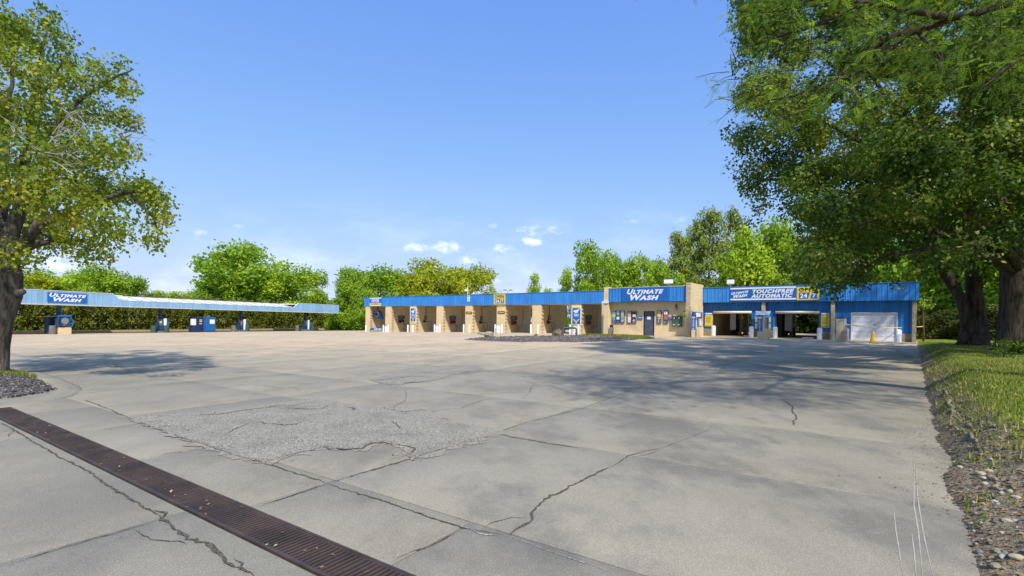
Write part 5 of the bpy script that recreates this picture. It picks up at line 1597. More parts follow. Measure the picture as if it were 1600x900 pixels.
MB().tube([(-.35, -.02, .06), (hw + .05, -.02, .06)], .06, 8).build('low_pipe', 'pipe_grey', bp_)
MB().tube([(hw - .32, 0, H_ + .05), (hw - .32, 0, H_ + .22)], .02, 6).build('valve_stem', 'dark_steel', bp_)
MB().tube([(hw - .42, 0, H_ + .22), (hw - .22, 0, H_ + .22)], .035, 8).build('valve_wheel', 'green_print', bp_)

# left planting bed with kerb
bed = [gp(x, y) for x, y in [(-160, 602), (-60, 586), (10, 582.5), (40, 586), (60, 594), (80, 606), (84, 612), (60, 617), (20, 623), (-40, 630), (-140, 640), (-260, 640)]]
_, pts_b = mound(bed, .07, 'mulch', 'planting_bed', .5, res=.12, base=.05)
tag(link('gravel', stones(sample(pts_b, 8000, .06), .008, .030, 'gravel', 'mulch_chip', 2.0)), kind='stuff')
gb = pts_b[(pts_b[:, 1] > gp(20, 592)[1] - .2)]
tag(link('grass', blades(sample(gb, 6000, .06), .07, .010, 'grass')), kind='stuff')
kp = [(-200, 655), (-60, 640), (0, 636), (45, 630), (80, 622), (97, 614), (96, 609), (84, 603), (62, 593), (42, 585), (12, 581), (-60, 583), (-150, 592)]
K = [gp(x, y) for x, y in kp]
fine = []
for a_, b_ in zip(K[:-1], K[1:]):
    n_ = max(1, int(np.linalg.norm(b_ - a_) / .25))
    fine += [a_ + (b_ - a_) * k / n_ for k in range(n_)]
fine.append(K[-1]); fine = np.array(fine)
tt = np.gradient(fine[:, :2], axis=0); tt /= np.linalg.norm(tt, axis=1)[:, None]
nn_ = np.stack([-tt[:, 1], tt[:, 0]], -1)
prof = [(-.34, -.05), (-.32, .024), (-.22, .036), (-.10, .055), (.06, .070), (.10, -.02)]
Vk = []
for q, (o_, h_) in enumerate(prof):
    xy = fine[:, :2] + nn_ * o_
    Vk.append(np.column_stack([xy, zg(xy[:, 0], xy[:, 1]) + h_ + .020 * _nz(xy[:, 0], xy[:, 1], 3.0)]))
nk = len(fine); Vk = np.concatenate(Vk)
Fk = np.concatenate([np.stack([np.arange(nk - 1) + q * nk, np.arange(1, nk) + q * nk, np.arange(1, nk) + (q + 1) * nk, np.arange(nk - 1) + (q + 1) * nk], -1) for q in range(len(prof) - 1)])
tag(link('kerb', np_mesh('kerb', Vk, Fk, 'paving', smooth=True)), kind='structure')

# ------------------------------------------------------------------ the vacuum canopy on the left
V_ = thing('vacuum_canopy', 'long open canopy with light blue metal fascia over the vacuum stations', 'canopy', (VF.O[0], VF.O[1], 0), VF.ang)
def vthing(name, label, cat, a, y, z=None, group=None):
    return thing(name, label, cat, VF.w(a, y, z), VF.ang, group)
va0, va1 = VF.a(-12, 0), VF.a(529.5, 0)
zb = np.mean([VF.px(x, y, 0)[1] for x, y in [(40, 473.4), (178, 478.2), (330, 483.6), (458, 487.4), (528, 489.4)]])
zhi = np.mean([VF.px(x, y, 0)[1] for x, y in [(40, 452.6), (170, 458.2), (470, 474.2), (528, 477)]])
zlo = np.mean([VF.px(x, y, 0)[1] for x, y in [(190, 469.5), (300, 474), (455, 480.4)]])
b1, b2 = VF.a(176, 0), VF.a(187, 0); b3, b4 = VF.a(459, 0), VF.a(466, 0)
CD = 5.6
def fascia_piece(pts, x0, x1):
    MB().prism_xz(pts, 0, .10).build('fascia', 'canopy_blue', V_)
    rb = MB(); n_ = int((x1 - x0) / .42)
    def top(x):
        for (xa, za), (xb, zb_) in zip(tops[:-1], tops[1:]):
            if xa <= x <= xb:
                return za + (zb_ - za) * (x - xa) / (xb - xa + 1e-9)
        return zlo
    for k in range(n_):
        x = x0 + (k + .5) * (x1 - x0) / n_
        rb.box(x - .025, x + .025, -.022, -.001, zb + .02, top(x) - .03)
    o = rb.build('fascia_rib', 'canopy_blue', V_); o['kind'] = 'stuff'
tops = [(va0, zhi), (b1, zhi), (b2, zlo), (b3, zlo), (b4, zhi), (va1, zhi)]
fascia_piece([(va0, zb), (b1, zb), (b1, zhi), (va0, zhi)], va0, b1)
fascia_piece([(b1 + .002, zb), (b4 - .002, zb), (b4 - .002, zhi), (b3, zlo), (b2, zlo), (b1 + .002, zhi)], b1, b4)
fascia_piece([(b4, zb), (va1, zb), (va1, zhi), (b4, zhi)], b4, va1)
mb = MB()
for (xa, za), (xb, zb_) in zip(tops[:-1], tops[1:]):
    mb.prism_xz([(xa, za + .002), (xb - .002, zb_ + .002), (xb - .002, zb_ + .05), (xa, za + .05)], -.03, .12)
mb.build('fascia_trim', 'roof_white', V_)
MB().box(va0, va1, -.012, -.002, zb - .06, zb + .02).build('bottom_trim', 'cream_trim', V_)
MB().box(va0, va1, .102, CD, zb + .02, zb + .12).build('soffit', 'cream_trim', V_)
MB().box(va0, va1, CD + .002, CD + .1, zb, zlo + .1).build('fascia', 'canopy_blue', V_)
MB().box(va1 - .1, va1 - .001, .102, CD, zb + .121, zhi - .01).build('fascia', 'canopy_blue', V_)
MB().box(va0, b1 + 1, .102, CD, zhi - .25, zhi - .12).build('roof', 'roof_white', V_)
MB().box(b4 - 1, va1 - .101, .102, CD, zhi - .25, zhi - .12).build('roof', 'roof_white', V_)
zr = zlo + .50
rf = MB()
rf.add([(b1, .12, zlo - .02), (b4, .12, zlo - .02), (b4, 2.8, zr), (b1, 2.8, zr), (b4, CD, zlo - .02), (b1, CD, zlo - .02)], [(0, 1, 2, 3), (3, 2, 4, 5)])
rf.build('roof', 'roof_white', V_)
mb = MB(); n_ = 16
for k in range(n_):
    x = b2 + (b3 - b2) * (k + .5) / n_
    mb.add([(x - .035, .14, zlo + .04), (x + .035, .14, zlo + .04), (x + .035, 2.75, zr + .035), (x - .035, 2.75, zr + .035), (x - .035, .14, zlo - .02), (x + .035, .14, zlo - .02), (x + .035, 2.75, zr - .02), (x - .035, 2.75, zr - .02)], [(0, 1, 2, 3), (4, 0, 3, 7), (1, 5, 6, 2), (4, 5, 1, 0)])
    mb.box(x - .05, x + .05, .0, .11, zlo + .052, zlo + .16)
o = mb.build('roof_seam', 'grey_metal', V_); o['kind'] = 'stuff'
MB().tube([(b2, 2.8, zr + .05), (b3, 2.8, zr + .05)], .05, 8).build('ridge_pipe', 'roof_white', V_)
POSTS = [91.5, 250.5, 376.5, 477]
post_a = [VF.a(p, 1.7) for p in POSTS]
for a in post_a:
    MB().box(a - .15, a + .15, 1.55, 1.85, VF.g(a, 1.7) - .2, zb + .018).build('post', 'post_blue', V_)
t, w, h, y = sign('canopy_sign', 'blue sign with white slanted lettering on the light blue vacuum canopy fascia', 74, 135.5, 455.6, 474.2, -.026, None, frame=VF)
a0_, a1_ = VF.a(74, -.03), VF.a(135.5, -.03)
sk = VF.px(135.5, 459, -.03)[1] - VF.px(74, 455.4, -.03)[1]
MB().box(-w, w, -.05, 0, h * .02, h * .95).build('sign_board', 'sign_blue', t)
text(t, 'Ultimate', -w * .92, w * .96, h * .54, h * .90, -.056, 'white_print', .30, .042, True)
text(t, 'Wash', -w * .72, w * .72, h * .10, h * .50, -.056, 'white_print', .30, .048, True)

# vacuum stations, bins, vending cabinets under the canopy
def vacuum(a, y, label, style):
    t = vthing('vacuum_station', label, 'vacuum station', a, y, None, 'vacuum stations under the canopy')
    if style == 0:
        MB().bbox(-.55, .55, -.45, .45, -.1, .72, .02).build('block_pedestal', 'tan_block', t)
        MB().bbox(-.62, .62, -.36, .36, .725, 1.85, .10).build('cabinet', 'post_blue', t)
        MB().bbox(-.62, .62, -.40, .40, 1.855, 2.05, .06).build('hood', 'kiosk_blue', t)
        MB().add([(.40 * math.cos(i * .5236), -.372, 1.42 + .42 * math.sin(i * .5236)) for i in range(12)], [tuple(range(12))]).build('dial_face', 'navy', t)
        MB().add([(.34 * math.cos(i * .5236), -.378, 1.42 + .36 * math.sin(i * .5236)) for i in range(12)], [tuple(range(12))]).build('pale_face', 'grey_metal', t)
        MB().box(-.14, .14, -.39, -.379, .85, 1.05).build('coin_plate', 'grey_metal', t)
        MB().tube([(-.45, -.3, 1.9), (-.64, -.5, 1.4), (-.55, -.5, .9), (-.2, -.46, .8), (.1, -.46, 1.0)], .05, 8).build('hose', 'rubber', t)
        MB().tube([(.45, -.3, 1.9), (.66, -.5, 1.4), (.60, -.5, .85), (.45, -.46, .78)], .05, 8).build('hose', 'kiosk_blue', t)
    else:
        MB().bbox(-.62, .62, -.4, .4, -.1, .22, .02).build('concrete_pad', 'bin_grey', t)
        MB().bbox(-.55, .15, -.28, .28, .225, 1.72, .04).build('cabinet', 'post_blue', t)
        MB().box(-.47, -.02, -.288, -.281, .95, 1.6).build('front_panel', 'bin_grey', t)
        MB().box(-.42, -.07, -.296, -.289, 1.25, 1.45).build('price_panel', 'red_print' if style == 2 else 'cream_trim', t)
        MB().tube([(.42, -.12, .225), (.42, -.12, .6), (.42, -.12, 1.75), (.42, -.12, 1.82)], [.16, .21, .21, .12], 14).build('canister', 'white_paint', t, smooth='auto')
        MB().tube([(-.3, -.3, 1.7), (-.65, -.45, 1.3), (-.6, -.45, .6), (-.3, -.4, .4)], .045, 7).build('hose', 'rubber', t)
        MB().bbox(.68, .92, -.2, .2, .0, 1.45, .03).build('side_cabinet', 'kiosk_blue', t)
    return t
vacuum(VF.a(98.7, .9), .9, 'tall vacuum with a round face on a tan block base at the leftmost post', 0)
vacuum(VF.a(250.5, 1.1), .95, 'dark blue vacuum with a white canister at the second canopy post from the left', 1)
vacuum(VF.a(376, 1.1), .95, 'dark blue vacuum with a red panel at the third canopy post from the left', 2)
vacuum(VF.a(477, 1.1), .95, 'dark blue vacuum with a red panel at the canopy post farthest right', 2)
def drum(px, y, m, label, r=.30, h=.88):
    t = vthing('waste_drum', label, 'waste drum', VF.a(px, y), y, None, 'waste drums under the canopy')
    MB().lathe([(r * .96, -.03), (r, .02), (r, h * .33), (r * 1.04, h * .345), (r, h * .36), (r, h * .66), (r * 1.04, h * .675), (r, h * .69), (r, h)], n=16).build('barrel', m, t, smooth='auto')
    MB().lathe([(r * 1.04, h), (r * 1.04, h + .04), (r * .9, h + .05)], n=16).build('rim', m, t)
drum(82.5, .8, 'bin_grey', 'grey waste drum left of the tall vacuum at the leftmost canopy post')
drum(240, .6, 'bin_green', 'dark green waste drum left of the second canopy post from the left')
drum(260, .6, 'bin_green', 'green waste drum right of the second canopy post from the left')
drum(365, .6, 'bin_grey', 'grey waste drum left of the third canopy post from the left')
drum(386.5, .6, 'bin_green', 'green waste drum right of the third canopy post from the left')
drum(464.5, .6, 'bin_grey', 'grey waste drum left of the canopy post farthest right')
drum(488.5, .6, 'bin_green', 'green waste drum right of the canopy post farthest right')
a = VF.a(84.5, 1.6)
t = vthing('vending_case', 'dark vending case standing behind the grey drum at the leftmost canopy post', 'vending machine', a, 1.9)
MB().bbox(-.55, .55, -.35, .35, -.1, 1.85, .04).build('case', 'navy', t)
MB().box(-.45, .45, -.357, -.351, .95, 1.7).build('glass', 'window_dark', t)
MB().box(-.45, .45, -.357, -.351, .3, .8).build('front_panel', 'post_blue', t)
MB().bbox(-.58, .58, -.38, .38, 1.855, 1.95, .03).build('top_box', 'rock_tan', t)
def cabinet(p0, p1, y, label, glass):
    a0, a1 = VF.a(p0, y), VF.a(p1, y); w = (a1 - a0) / 2
    t = vthing('vending_cabinet', label, 'vending machine', (a0 + a1) / 2, y)
    d = .85
    MB().bbox(-w * .92, w * .92, 0, d, -.05, .10, .02).build('plinth', 'dark_steel', t)
    b = MB().bbox(-w, w, 0, d, .105, 1.98 if glass else 2.06, .03).build('cabinet_body', 'navy' if glass else 'kiosk_blue', t)
    if glass:
        MB().box(-w * .02, w * .84, -.012, -.001, .95, 1.85).build('window_frame', 'dark_steel', t)
        MB().box(w * .06, w * .76, -.018, -.0125, 1.02, 1.80).build('window', 'window_dark', t)
        for k, c in enumerate(['cream_trim', 'red_print', 'white_print', 'sign_yellow']):
            MB().box(w * .12, w * .62, -.024, -.0185, 1.08 + .18 * k, 1.18 + .18 * k).build('packet_row', c, t)
        MB().bbox(-w - .14, -w * .50, -.10, .3, .95, 1.78, .03).build('coin_unit', 'white_paint', t)
        MB().box(-w * .45, w * .84, -.012, -.001, .2, .85).build('lower_panel', 'navy', t)
    else:
        MB().box(-w * .30, w * .72, -.008, -.001, 1.15, 1.72).build('white_notice', 'white_print', t)
        MB().box(w * .86, w * .92, -.03, -.001, .9, 1.15).build('handle', 'dark_steel', t)
        MB().box(-w * .94, w * .94, -.006, -.001, .16, .20).build('kick_line', 'navy', t)
cabinet(301.5, 319, .4, 'dark blue vending cabinet with a glass front under the canopy', True)
cabinet(322.5, 337.4, -.2, 'bright blue cabinet with a white notice under the canopy', False)

# concrete kerb along the rear edge of the lot
KA0, KA1 = VF.a(-60, 8) - 3, VF.a(560, 8) + 6
mb = MB()
n_ = 30
for k in range(n_):
    a0, a1 = KA0 + (KA1 - KA0) * k / n_, KA0 + (KA1 - KA0) * (k + 1) / n_
    p = [VF.w(a, y) for a in (a0 + .006, a1 - .006) for y in (8.0, 8.35)]
    vs = [(q.x, q.y, q.z + dz_) for dz_ in (-.1, .26) for q in p]
    MB().add(vs, [(0, 1, 3, 2), (4, 6, 7, 5), (0, 2, 6, 4), (1, 5, 7, 3), (0, 4, 5, 1), (2, 3, 7, 6)]).build('kerb_block', 'apron_concrete', None) if False else mb.add(vs, [(0, 1, 3, 2), (4, 6, 7, 5), (0, 2, 6, 4), (1, 5, 7, 3), (0, 4, 5, 1), (2, 3, 7, 6)])
rk_ = mb.build('rear_kerb', 'apron_concrete'); tag(rk_, kind='structure')
# ------------------------------------------------------------------ trees
def leaf_cloud(clumps, density, leaf, sub=10, spread=.13, accent=.10, narrow=.55, up=.35, droop=.15, shell=.55):
    """leaves on twigs through the volume of each clump; returns vertices, faces, tint"""
    TP, TN, TT = [], [], []
    for c, r in clumps:
        r = np.array(r if np.ndim(r) else (r, r, r * .8), float)
        n = max(3, int(density * (r[0] * r[1] * r[2]) ** (2 / 3) / sub))
        d = rng.normal(0, 1, (n, 3)); d /= np.linalg.norm(d, axis=1)[:, None]
        f = shell + (1 - shell) * rng.random(n) ** .6
        f *= 1 + .18 * rng.normal(0, 1, n) * (rng.random(n) < .3)
        TP.append(np.array(c) + d * r * f[:, None]); TN.append(d)
        ct = rng.random()
        TT.append(.48 * ct + .30 * rng.random(n) + (rng.random(n) < accent * 2.3 * rng.random() ** 1.3) * .45)
    TP = np.concatenate(TP); TN = np.concatenate(TN); TT = np.concatenate(TT)
    n = len(TP) * sub
    P = np.repeat(TP, sub, 0) + rng.normal(0, spread, (n, 3)); O = np.repeat(TN, sub, 0)
    T = np.clip(np.repeat(TT, sub) + rng.normal(0, .10, n), 0, 1.15)
    N = rng.normal(0, .50, (n, 3)) + O * .75 + np.array([0, 0, up]); N /= np.linalg.norm(N, axis=1)[:, None]
    A = rng.normal(0, 1, (n, 3)) - np.array([0, 0, droop]) + O * .3
    A -= N * (A * N).sum(1)[:, None]; A /= np.linalg.norm(A, axis=1)[:, None] + 1e-9
    S = np.cross(N, A)
    L = leaf * (.6 + .7 * rng.random(n))[:, None]; Wd = L * narrow
    V = np.stack([P, P + A * L * .45 + S * Wd * .5 - N * L * .08, P + A * L - N * L * .10, P + A * L * .45 - S * Wd * .5 - N * L * .08], 1)
    return V.reshape(-1, 3), np.arange(4 * n).reshape(n, 4), T
def bez(a, b, sag, n=7):
    a, b = Vector(a), Vector(b)
    m_ = a.lerp(b, .5) + Vector(sag)
    return [a.lerp(m_, k / n).lerp(m_.lerp(b, k / n), k / n) for k in range(n + 1)]
def wobble(pts, s):
    return [p + Vector((random.uniform(-s, s), random.uniform(-s, s), random.uniform(-s, s))) if 0 < i < len(pts) - 1 else p for i, p in enumerate(pts)]
def taper(n, r0, r1):
    return [r0 + (r1 - r0) * (k / (n - 1)) ** .8 for k in range(n)]

# --- prototypes for the trees of the background (crown about one unit in radius, height about two)
def proto_crown(kind, seed, m):
    global rng
    keep = rng; rng = np.random.default_rng(seed); rr = random.Random(seed)
    cl = []
    if kind == 'round':
        for k in range(30):
            z = rr.uniform(.70, 2.02); rad = math.sqrt(max(.08, 1 - ((z - 1.36) / .82) ** 2)) * rr.uniform(.30, .92)
            a = rr.uniform(0, 6.28)
            cl.append(((rad * math.cos(a), rad * math.sin(a), z), rr.uniform(.20, .36)))
        V, F, T = leaf_cloud(cl, 5200, .088, 8, .055, .10)
    elif kind == 'spire':
        for k in range(26):
            z = rr.uniform(.2, 2.15); rad = max(.08, (1 - z / 2.3)) * rr.uniform(.3, .85); a = rr.uniform(0, 6.28)
            cl.append(((rad * math.cos(a), rad * math.sin(a), z), rr.uniform(.14, .28)))
        V, F, T = leaf_cloud(cl, 5600, .080, 8, .05, .10)
    elif kind == 'low':
        for k in range(34):
            z = rr.uniform(.05, 1.8); rad = math.sqrt(max(.1, 1 - (z / 1.9) ** 2)) * rr.uniform(.3, 1.0); a = rr.uniform(0, 6.28)
            cl.append(((rad * math.cos(a), rad * math.sin(a), z), rr.uniform(.20, .34)))
        V, F, T = leaf_cloud(cl, 5200, .088, 8, .055, .10)
    elif kind == 'pine':
        for lv in range(11):
            z = .45 + 1.75 * lv / 10; rad = (1.02 - .80 * lv / 10) * rr.uniform(.8, 1.1)
            for q in range(6 if lv < 8 else 4):
                a = rr.uniform(0, 6.28); e = rr.uniform(.45, 1.0) * rad
                cl.append(((e * math.cos(a), e * math.sin(a), z + rr.uniform(-.05, .1)), (.22, .22, .10)))
        cl.append(((0, 0, 2.25), (.08, .08, .14)))
        V, F, T = leaf_cloud(cl, 5200, .095, 8, .045, .12, .34, .9)
    elif kind == 'arbor':
        for k in range(26):
            z = k / 25 * 1.95; rad = .42 * (1 - (z / 2.15) ** 2.2) ** .7 * rr.uniform(.8, 1.05)
            for q in range(2 if z > 1.4 else 4):
                a = rr.uniform(0, 6.28)
                cl.append(((rad * math.cos(a), rad * math.sin(a), z), (.17, .17, .22)))
        V, F, T = leaf_cloud(cl, 1500, .12, 6, .045, .12, .5, .1, -1.2)
    V[:, 2] = np.maximum(V[:, 2], .02)
    me = np_mesh('crown', V, F, m, T)
    rng = keep
    return me
def proto_trunk(kind, seed):
    rr = random.Random(seed); mb = MB()
    top = {'pine': 2.1, 'arbor': 1.5, 'spire': 1.9}.get(kind, 1.3)
    mb.tube(wobble([Vector((0, 0, z)) for z in (-.12, .0, .3, .7, 1.0, top)], .03), [.075, .06, .05, .04, .03, .01], 7)
    if kind in ('round', 'low'):
        for k in range(6):
            a = rr.uniform(0, 6.28); z = rr.uniform(.3, .8)
            mb.tube(bez((0, 0, z), (.7 * math.cos(a), .7 * math.sin(a), z + rr.uniform(.5, .9)), (0, 0, -.1), 4), [.03, .025, .018, .012, .006], 5)
    return mb.mesh('trunk', 'bark_far', True)
CR = {}; TR = {}
for kind, mats in [('round', ['bright_leaf', 'mid_leaf', 'yellow_leaf']), ('low', ['bright_leaf', 'mid_leaf', 'thicket_leaf']), ('spire', ['mid_leaf', 'bright_leaf']), ('pine', ['pine_needle']), ('arbor', ['hedge_leaf'])]:
    for v in range(3 if kind in ('pine', 'arbor') else 2):
        me = proto_crown(kind, 11 + 7 * v + len(kind), mats[0])
        TR[kind, v] = proto_trunk(kind, 5 + v)
        for m_ in mats:
            mm = me if m_ == mats[0] else me.copy()
            mm.materials[0] = MATS[m_]
            CR[kind, v, m_] = mm
def far_tree(px, y_top, width, Y, kind, m, v, label, name='deciduous_tree', cat='tree', group=None, zbase=None, cbase=.16):
    """px: where the trunk stands seen from the lot, y_top: how high the tip reaches, width in pixels at distance Y"""
    p = at(px, y_top, Y)
    zb_ = zg(p[0], p[1]) - .1 if zbase is None else zbase
    H = p[2] - zb_; r = width / F_PX * Y / 2 * 1.28
    t = thing(name, label, cat, (p[0], p[1], zb_), random.uniform(0, 6.28), group)
    sz = H / 2.28 if kind == 'pine' else H / 2.2
    t.scale = (r, r, sz)
    link('crown', CR[kind, v, m], t); link('trunk', TR[kind, v], t)
    return t
FT = [
    # behind the vacuum canopy
    (20, 432, 80, 92, 'round', 'bright_leaf', 0, 'bright green tree behind the canopy at the far left, next to the foreground trunk'),
    (72, 424, 78, 96, 'round', 'yellow_leaf', 1, 'yellowish round tree behind the canopy above its blue sign'),
    (118, 420, 84, 99, 'round', 'bright_leaf', 1, 'bright green round tree just right of the canopy sign, behind the roof'),
    (160, 416, 74, 94, 'round', 'bright_leaf', 0, 'bright green tree behind where the canopy fascia steps down at the left'),
    (200, 428, 62, 96, 'round', 'mid_leaf', 1, 'mid green tree at the right end of the tree group above the canopy sign'),
    (245, 448, 46, 99, 'low', 'bright_leaf', 0, 'low bright green tree peeping over the canopy left of the tall tree'),
    (282, 444, 44, 99, 'low', 'bright_leaf', 1, 'low bright tree touching the left flank of the tall tree behind the canopy'),
    (376, 374, 118, 104, 'round', 'mid_leaf', 0, 'tall broad green tree rising highest behind the vacuum canopy'),
    (345, 428, 70, 100, 'low', 'mid_leaf', 1, 'lower green tree tucked against the left side of the tall broad tree'),
    (432, 428, 60, 103, 'low', 'bright_leaf', 1, 'lower bright tree between the tall broad tree and the next tree right'),
    (470, 417, 82, 104, 'round', 'bright_leaf', 1, 'bright round tree behind the right end of the vacuum canopy'),
    (496, 446, 36, 102, 'low', 'mid_leaf', 0, 'low mid green tree behind the canopy\'s right end corner'),
    (549, 436, 56, 97, 'low', 'mid_leaf', 0, 'dense dark green tree filling the gap between canopy and wash building'),
    (568, 440, 46, 96, 'low', 'mid_leaf', 1, 'dense dark bush touching the left end of the wash building'),
    (556, 420, 46, 98, 'round', 'mid_leaf', 0, 'wispy pointed tree above the gap between canopy and wash building'),
    (530, 450, 34, 99, 'low', 'mid_leaf', 1, 'low dark bush just right of the canopy\'s right end'),
    # behind the self-serve bays
    (592, 416, 88, 106, 'round', 'mid_leaf', 1, 'mid green round tree behind the DRYER banner'),
    (630, 424, 60, 108, 'round', 'bright_leaf', 0, 'bright green tree right of the round tree behind the DRYER banner'),
    (688, 407, 88, 110, 'round', 'yellow_leaf', 0, 'yellow green broad tree behind the roof mast'),
    (655, 422, 52, 104, 'round', 'yellow_leaf' if ('round', 1, 'yellow_leaf') in CR else 'bright_leaf', 1, 'small yellow green tree left of the broad yellow green tree'),
    (738, 414, 66, 108, 'round', 'yellow_leaf', 1, 'yellow green tree just left of the OPEN 24 7 sign on the bays'),
    (834, 428, 42, 98, 'spire', 'bright_leaf', 0, 'small pointed tree alone over the middle of the self-serve roof'),
    (858, 443, 24, 98, 'low', 'bright_leaf', 0, 'tiny tree just right of the small pointed tree over the roof'),
    (886, 418, 44, 92, 'spire', 'bright_leaf', 1, 'slender pointed tree left of the tall tree by the office'),
    (934, 378, 66, 84, 'round', 'mid_leaf', 0, 'tall rounded tree rising behind the left corner of the office'),
    (916, 424, 44, 86, 'low', 'bright_leaf', 1, 'lower bright tree at the left foot of the tall tree by the office'),
    (970, 398, 38, 86, 'round', 'mid_leaf', 0, 'narrow tree at the right shoulder of the tall tree by the office'),
    (1006, 398, 62, 84, 'round', 'bright_leaf', 1, 'bright round tree behind the large blue office sign'),
    (985, 425, 50, 86, 'low', 'bright_leaf', 0, 'low bright tree behind the left half of the office sign'),
    (1036, 392, 66, 74, 'low', 'mid_leaf', 1, 'mid green tree behind the floodlight over the office'),
]
for (px, yt, wd, Y_, kind, m_, v, lab) in FT:
    far_tree(px, yt, wd, Y_, kind, m_, v, lab, group=None)
for (px, yt, wd, Y_, v, lab) in [(1062, 368, 62, 76, 0, 'shorter pine at the left of the pines behind the tan pylon'), (1110, 330, 78, 78, 1, 'tallest pine behind the tan pylon'), (1150, 334, 66, 80, 2, 'pine just right of the tallest one behind the touchfree banner'), (1086, 352, 54, 82, 2, 'pine between the shortest and the tallest pine behind the pylon')]:
    far_tree(px, yt, wd, Y_, 'pine', 'pine_needle', v, lab, 'pine_tree')
FT2 = [
    (1186, 342, 90, 68, 'round', 'bright_leaf', 0, 'bright leafy tree behind the touchfree banner, left of the hanging linden'),
    (1232, 354, 78, 70, 'round', 'bright_leaf', 1, 'bright leafy tree behind the OPEN 24 7 sign of the automatic bays'),
    (1272, 366, 80, 66, 'round', 'mid_leaf', 1, 'mid green tree behind the fascia and half hidden by the hanging linden'),
    (1210, 415, 80, 66, 'low', 'mid_leaf', 0, 'dense tree low behind the roof of the automatic bays'),
    (1152, 392, 70, 70, 'low', 'mid_leaf', 1, 'dense low tree under the pines behind the automatic bays'),
    (1330, 380, 90, 62, 'round', 'mid_leaf', 0, 'tree behind the white garage door end of the building'),
    (1390, 360, 90, 58, 'round', 'bright_leaf', 1, 'tree rising over the right corner of the wash building'),
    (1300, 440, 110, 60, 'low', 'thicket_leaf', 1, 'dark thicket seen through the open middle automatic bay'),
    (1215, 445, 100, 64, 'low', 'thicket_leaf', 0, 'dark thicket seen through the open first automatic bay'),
    (1452, 380, 100, 46, 'low', 'mid_leaf', 0, 'dark leafy tree right beside the corner of the wash building'),
    (1478, 340, 120, 52, 'round', 'bright_leaf', 0, 'bright sunlit tree between the building corner and the forked linden'),
    (1500, 300, 150, 44, 'round', 'mid_leaf', 1, 'tall tree standing behind the forked linden'),
    (1568, 330, 150, 40, 'low', 'bright_leaf', 1, 'bright sunlit tree in the gap between the two linden trunks'),
    (1650, 300, 170, 36, 'low', 'bright_leaf', 0, 'bright tree behind the thick trunk at the right edge'),
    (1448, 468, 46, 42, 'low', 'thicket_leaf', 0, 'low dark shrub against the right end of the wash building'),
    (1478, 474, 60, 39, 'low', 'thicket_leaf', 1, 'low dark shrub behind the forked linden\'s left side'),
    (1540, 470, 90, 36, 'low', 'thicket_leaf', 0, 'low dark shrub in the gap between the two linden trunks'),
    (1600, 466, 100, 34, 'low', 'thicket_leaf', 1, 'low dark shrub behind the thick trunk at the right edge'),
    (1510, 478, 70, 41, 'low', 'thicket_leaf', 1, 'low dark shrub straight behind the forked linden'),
]
for (px, yt, wd, Y_, kind, m_, v, lab) in FT2:
    far_tree(px, yt, wd, Y_, kind, m_, v, lab, 'shrub' if 'shrub' in lab or 'thicket' in lab else 'deciduous_tree', 'shrub' if 'shrub' in lab or 'thicket' in lab else 'tree', zbase=None)
# arborvitae hedge behind the canopy, plant by plant
hy = 10.2
a = KA0 + 1; k = 0
while a < KA1 - 1.5:
    p = VF.w(a, hy + random.uniform(-.4, .4))
    t = thing('arborvitae', 'tall dense arborvitae in the hedge row behind the vacuum canopy', 'shrub', (p.x, p.y, p.z - .1), random.uniform(0, 6.28), 'arborvitae hedge behind the vacuum canopy')
    s = random.uniform(1.55, 2.05); t.scale = (s * 1.25, s * 1.25, random.uniform(2.25, 2.65))
    v = k % 3
    link('crown', CR['arbor', v, 'hedge_leaf'], t); link('trunk', TR['arbor', v], t)
    a += random.uniform(1.25, 1.7); k += 1
# pale building glimpsed through the hedge
wp = VF.w(VF.a(140, 22), 24)
wb = thing('warehouse', 'pale low building glimpsed through the hedge behind the vacuum canopy', 'building', (wp.x, wp.y, wp.z), VF.ang)
MB().box(-16, 46, 0, 12, -.2, 3.6).build('wall', 'warehouse_wall', wb)
MB().box(-16.3, 46.3, -.3, 12.3, 3.603, 3.9).build('roof', 'grey_metal', wb)
for k in range(9):
    x_ = -13 + k * 6.5
    o = MB().box(x_, x_ + 2.2, -.06, -.002, .9, 2.4).build('window', 'window_dark', wb)
    MB().box(x_ - .08, x_ + 2.28, -.05, -.003, .8, .895).build('sill', 'cream_trim', o)
# far lamp posts
for px, yt, Y_, lab in [(793.5, 453.5, 130, 'distant lot lamp with two flat heads just above the blue fascia')]:
    p = at(px, yt, Y_)
    t = thing('lot_lamp', lab, 'lamp post', (p[0], p[1], 0))
    MB().tube([(0, 0, -.5), (0, 0, p[2])], [.12, .08], 8).build('pole', 'grey_metal', t)
    for sx in (-1, 1):
        MB().bbox(sx * .75 - .5, sx * .75 + .5, -.25, .25, p[2] - .05, p[2] + .14, .03).build('lamp_head', 'dark_steel', t)
p = at(148.5, 402, 120)
t = thing('radio_mast', 'thin twin mast rising above the yellowish trees at the left', 'mast', (p[0], p[1], -.5))
for sx in (-.35, .35):
    MB().tube([(sx, 0, 0), (sx * .9, 0, p[2] + .5 + sx)], [.14, .06], 6).build('mast_pole', 'grey_metal', t)
MB().tube([(-.35, 0, 10.0), (.35, 0, 10.0)], .05, 6).build('cross_bar', 'grey_metal', t)

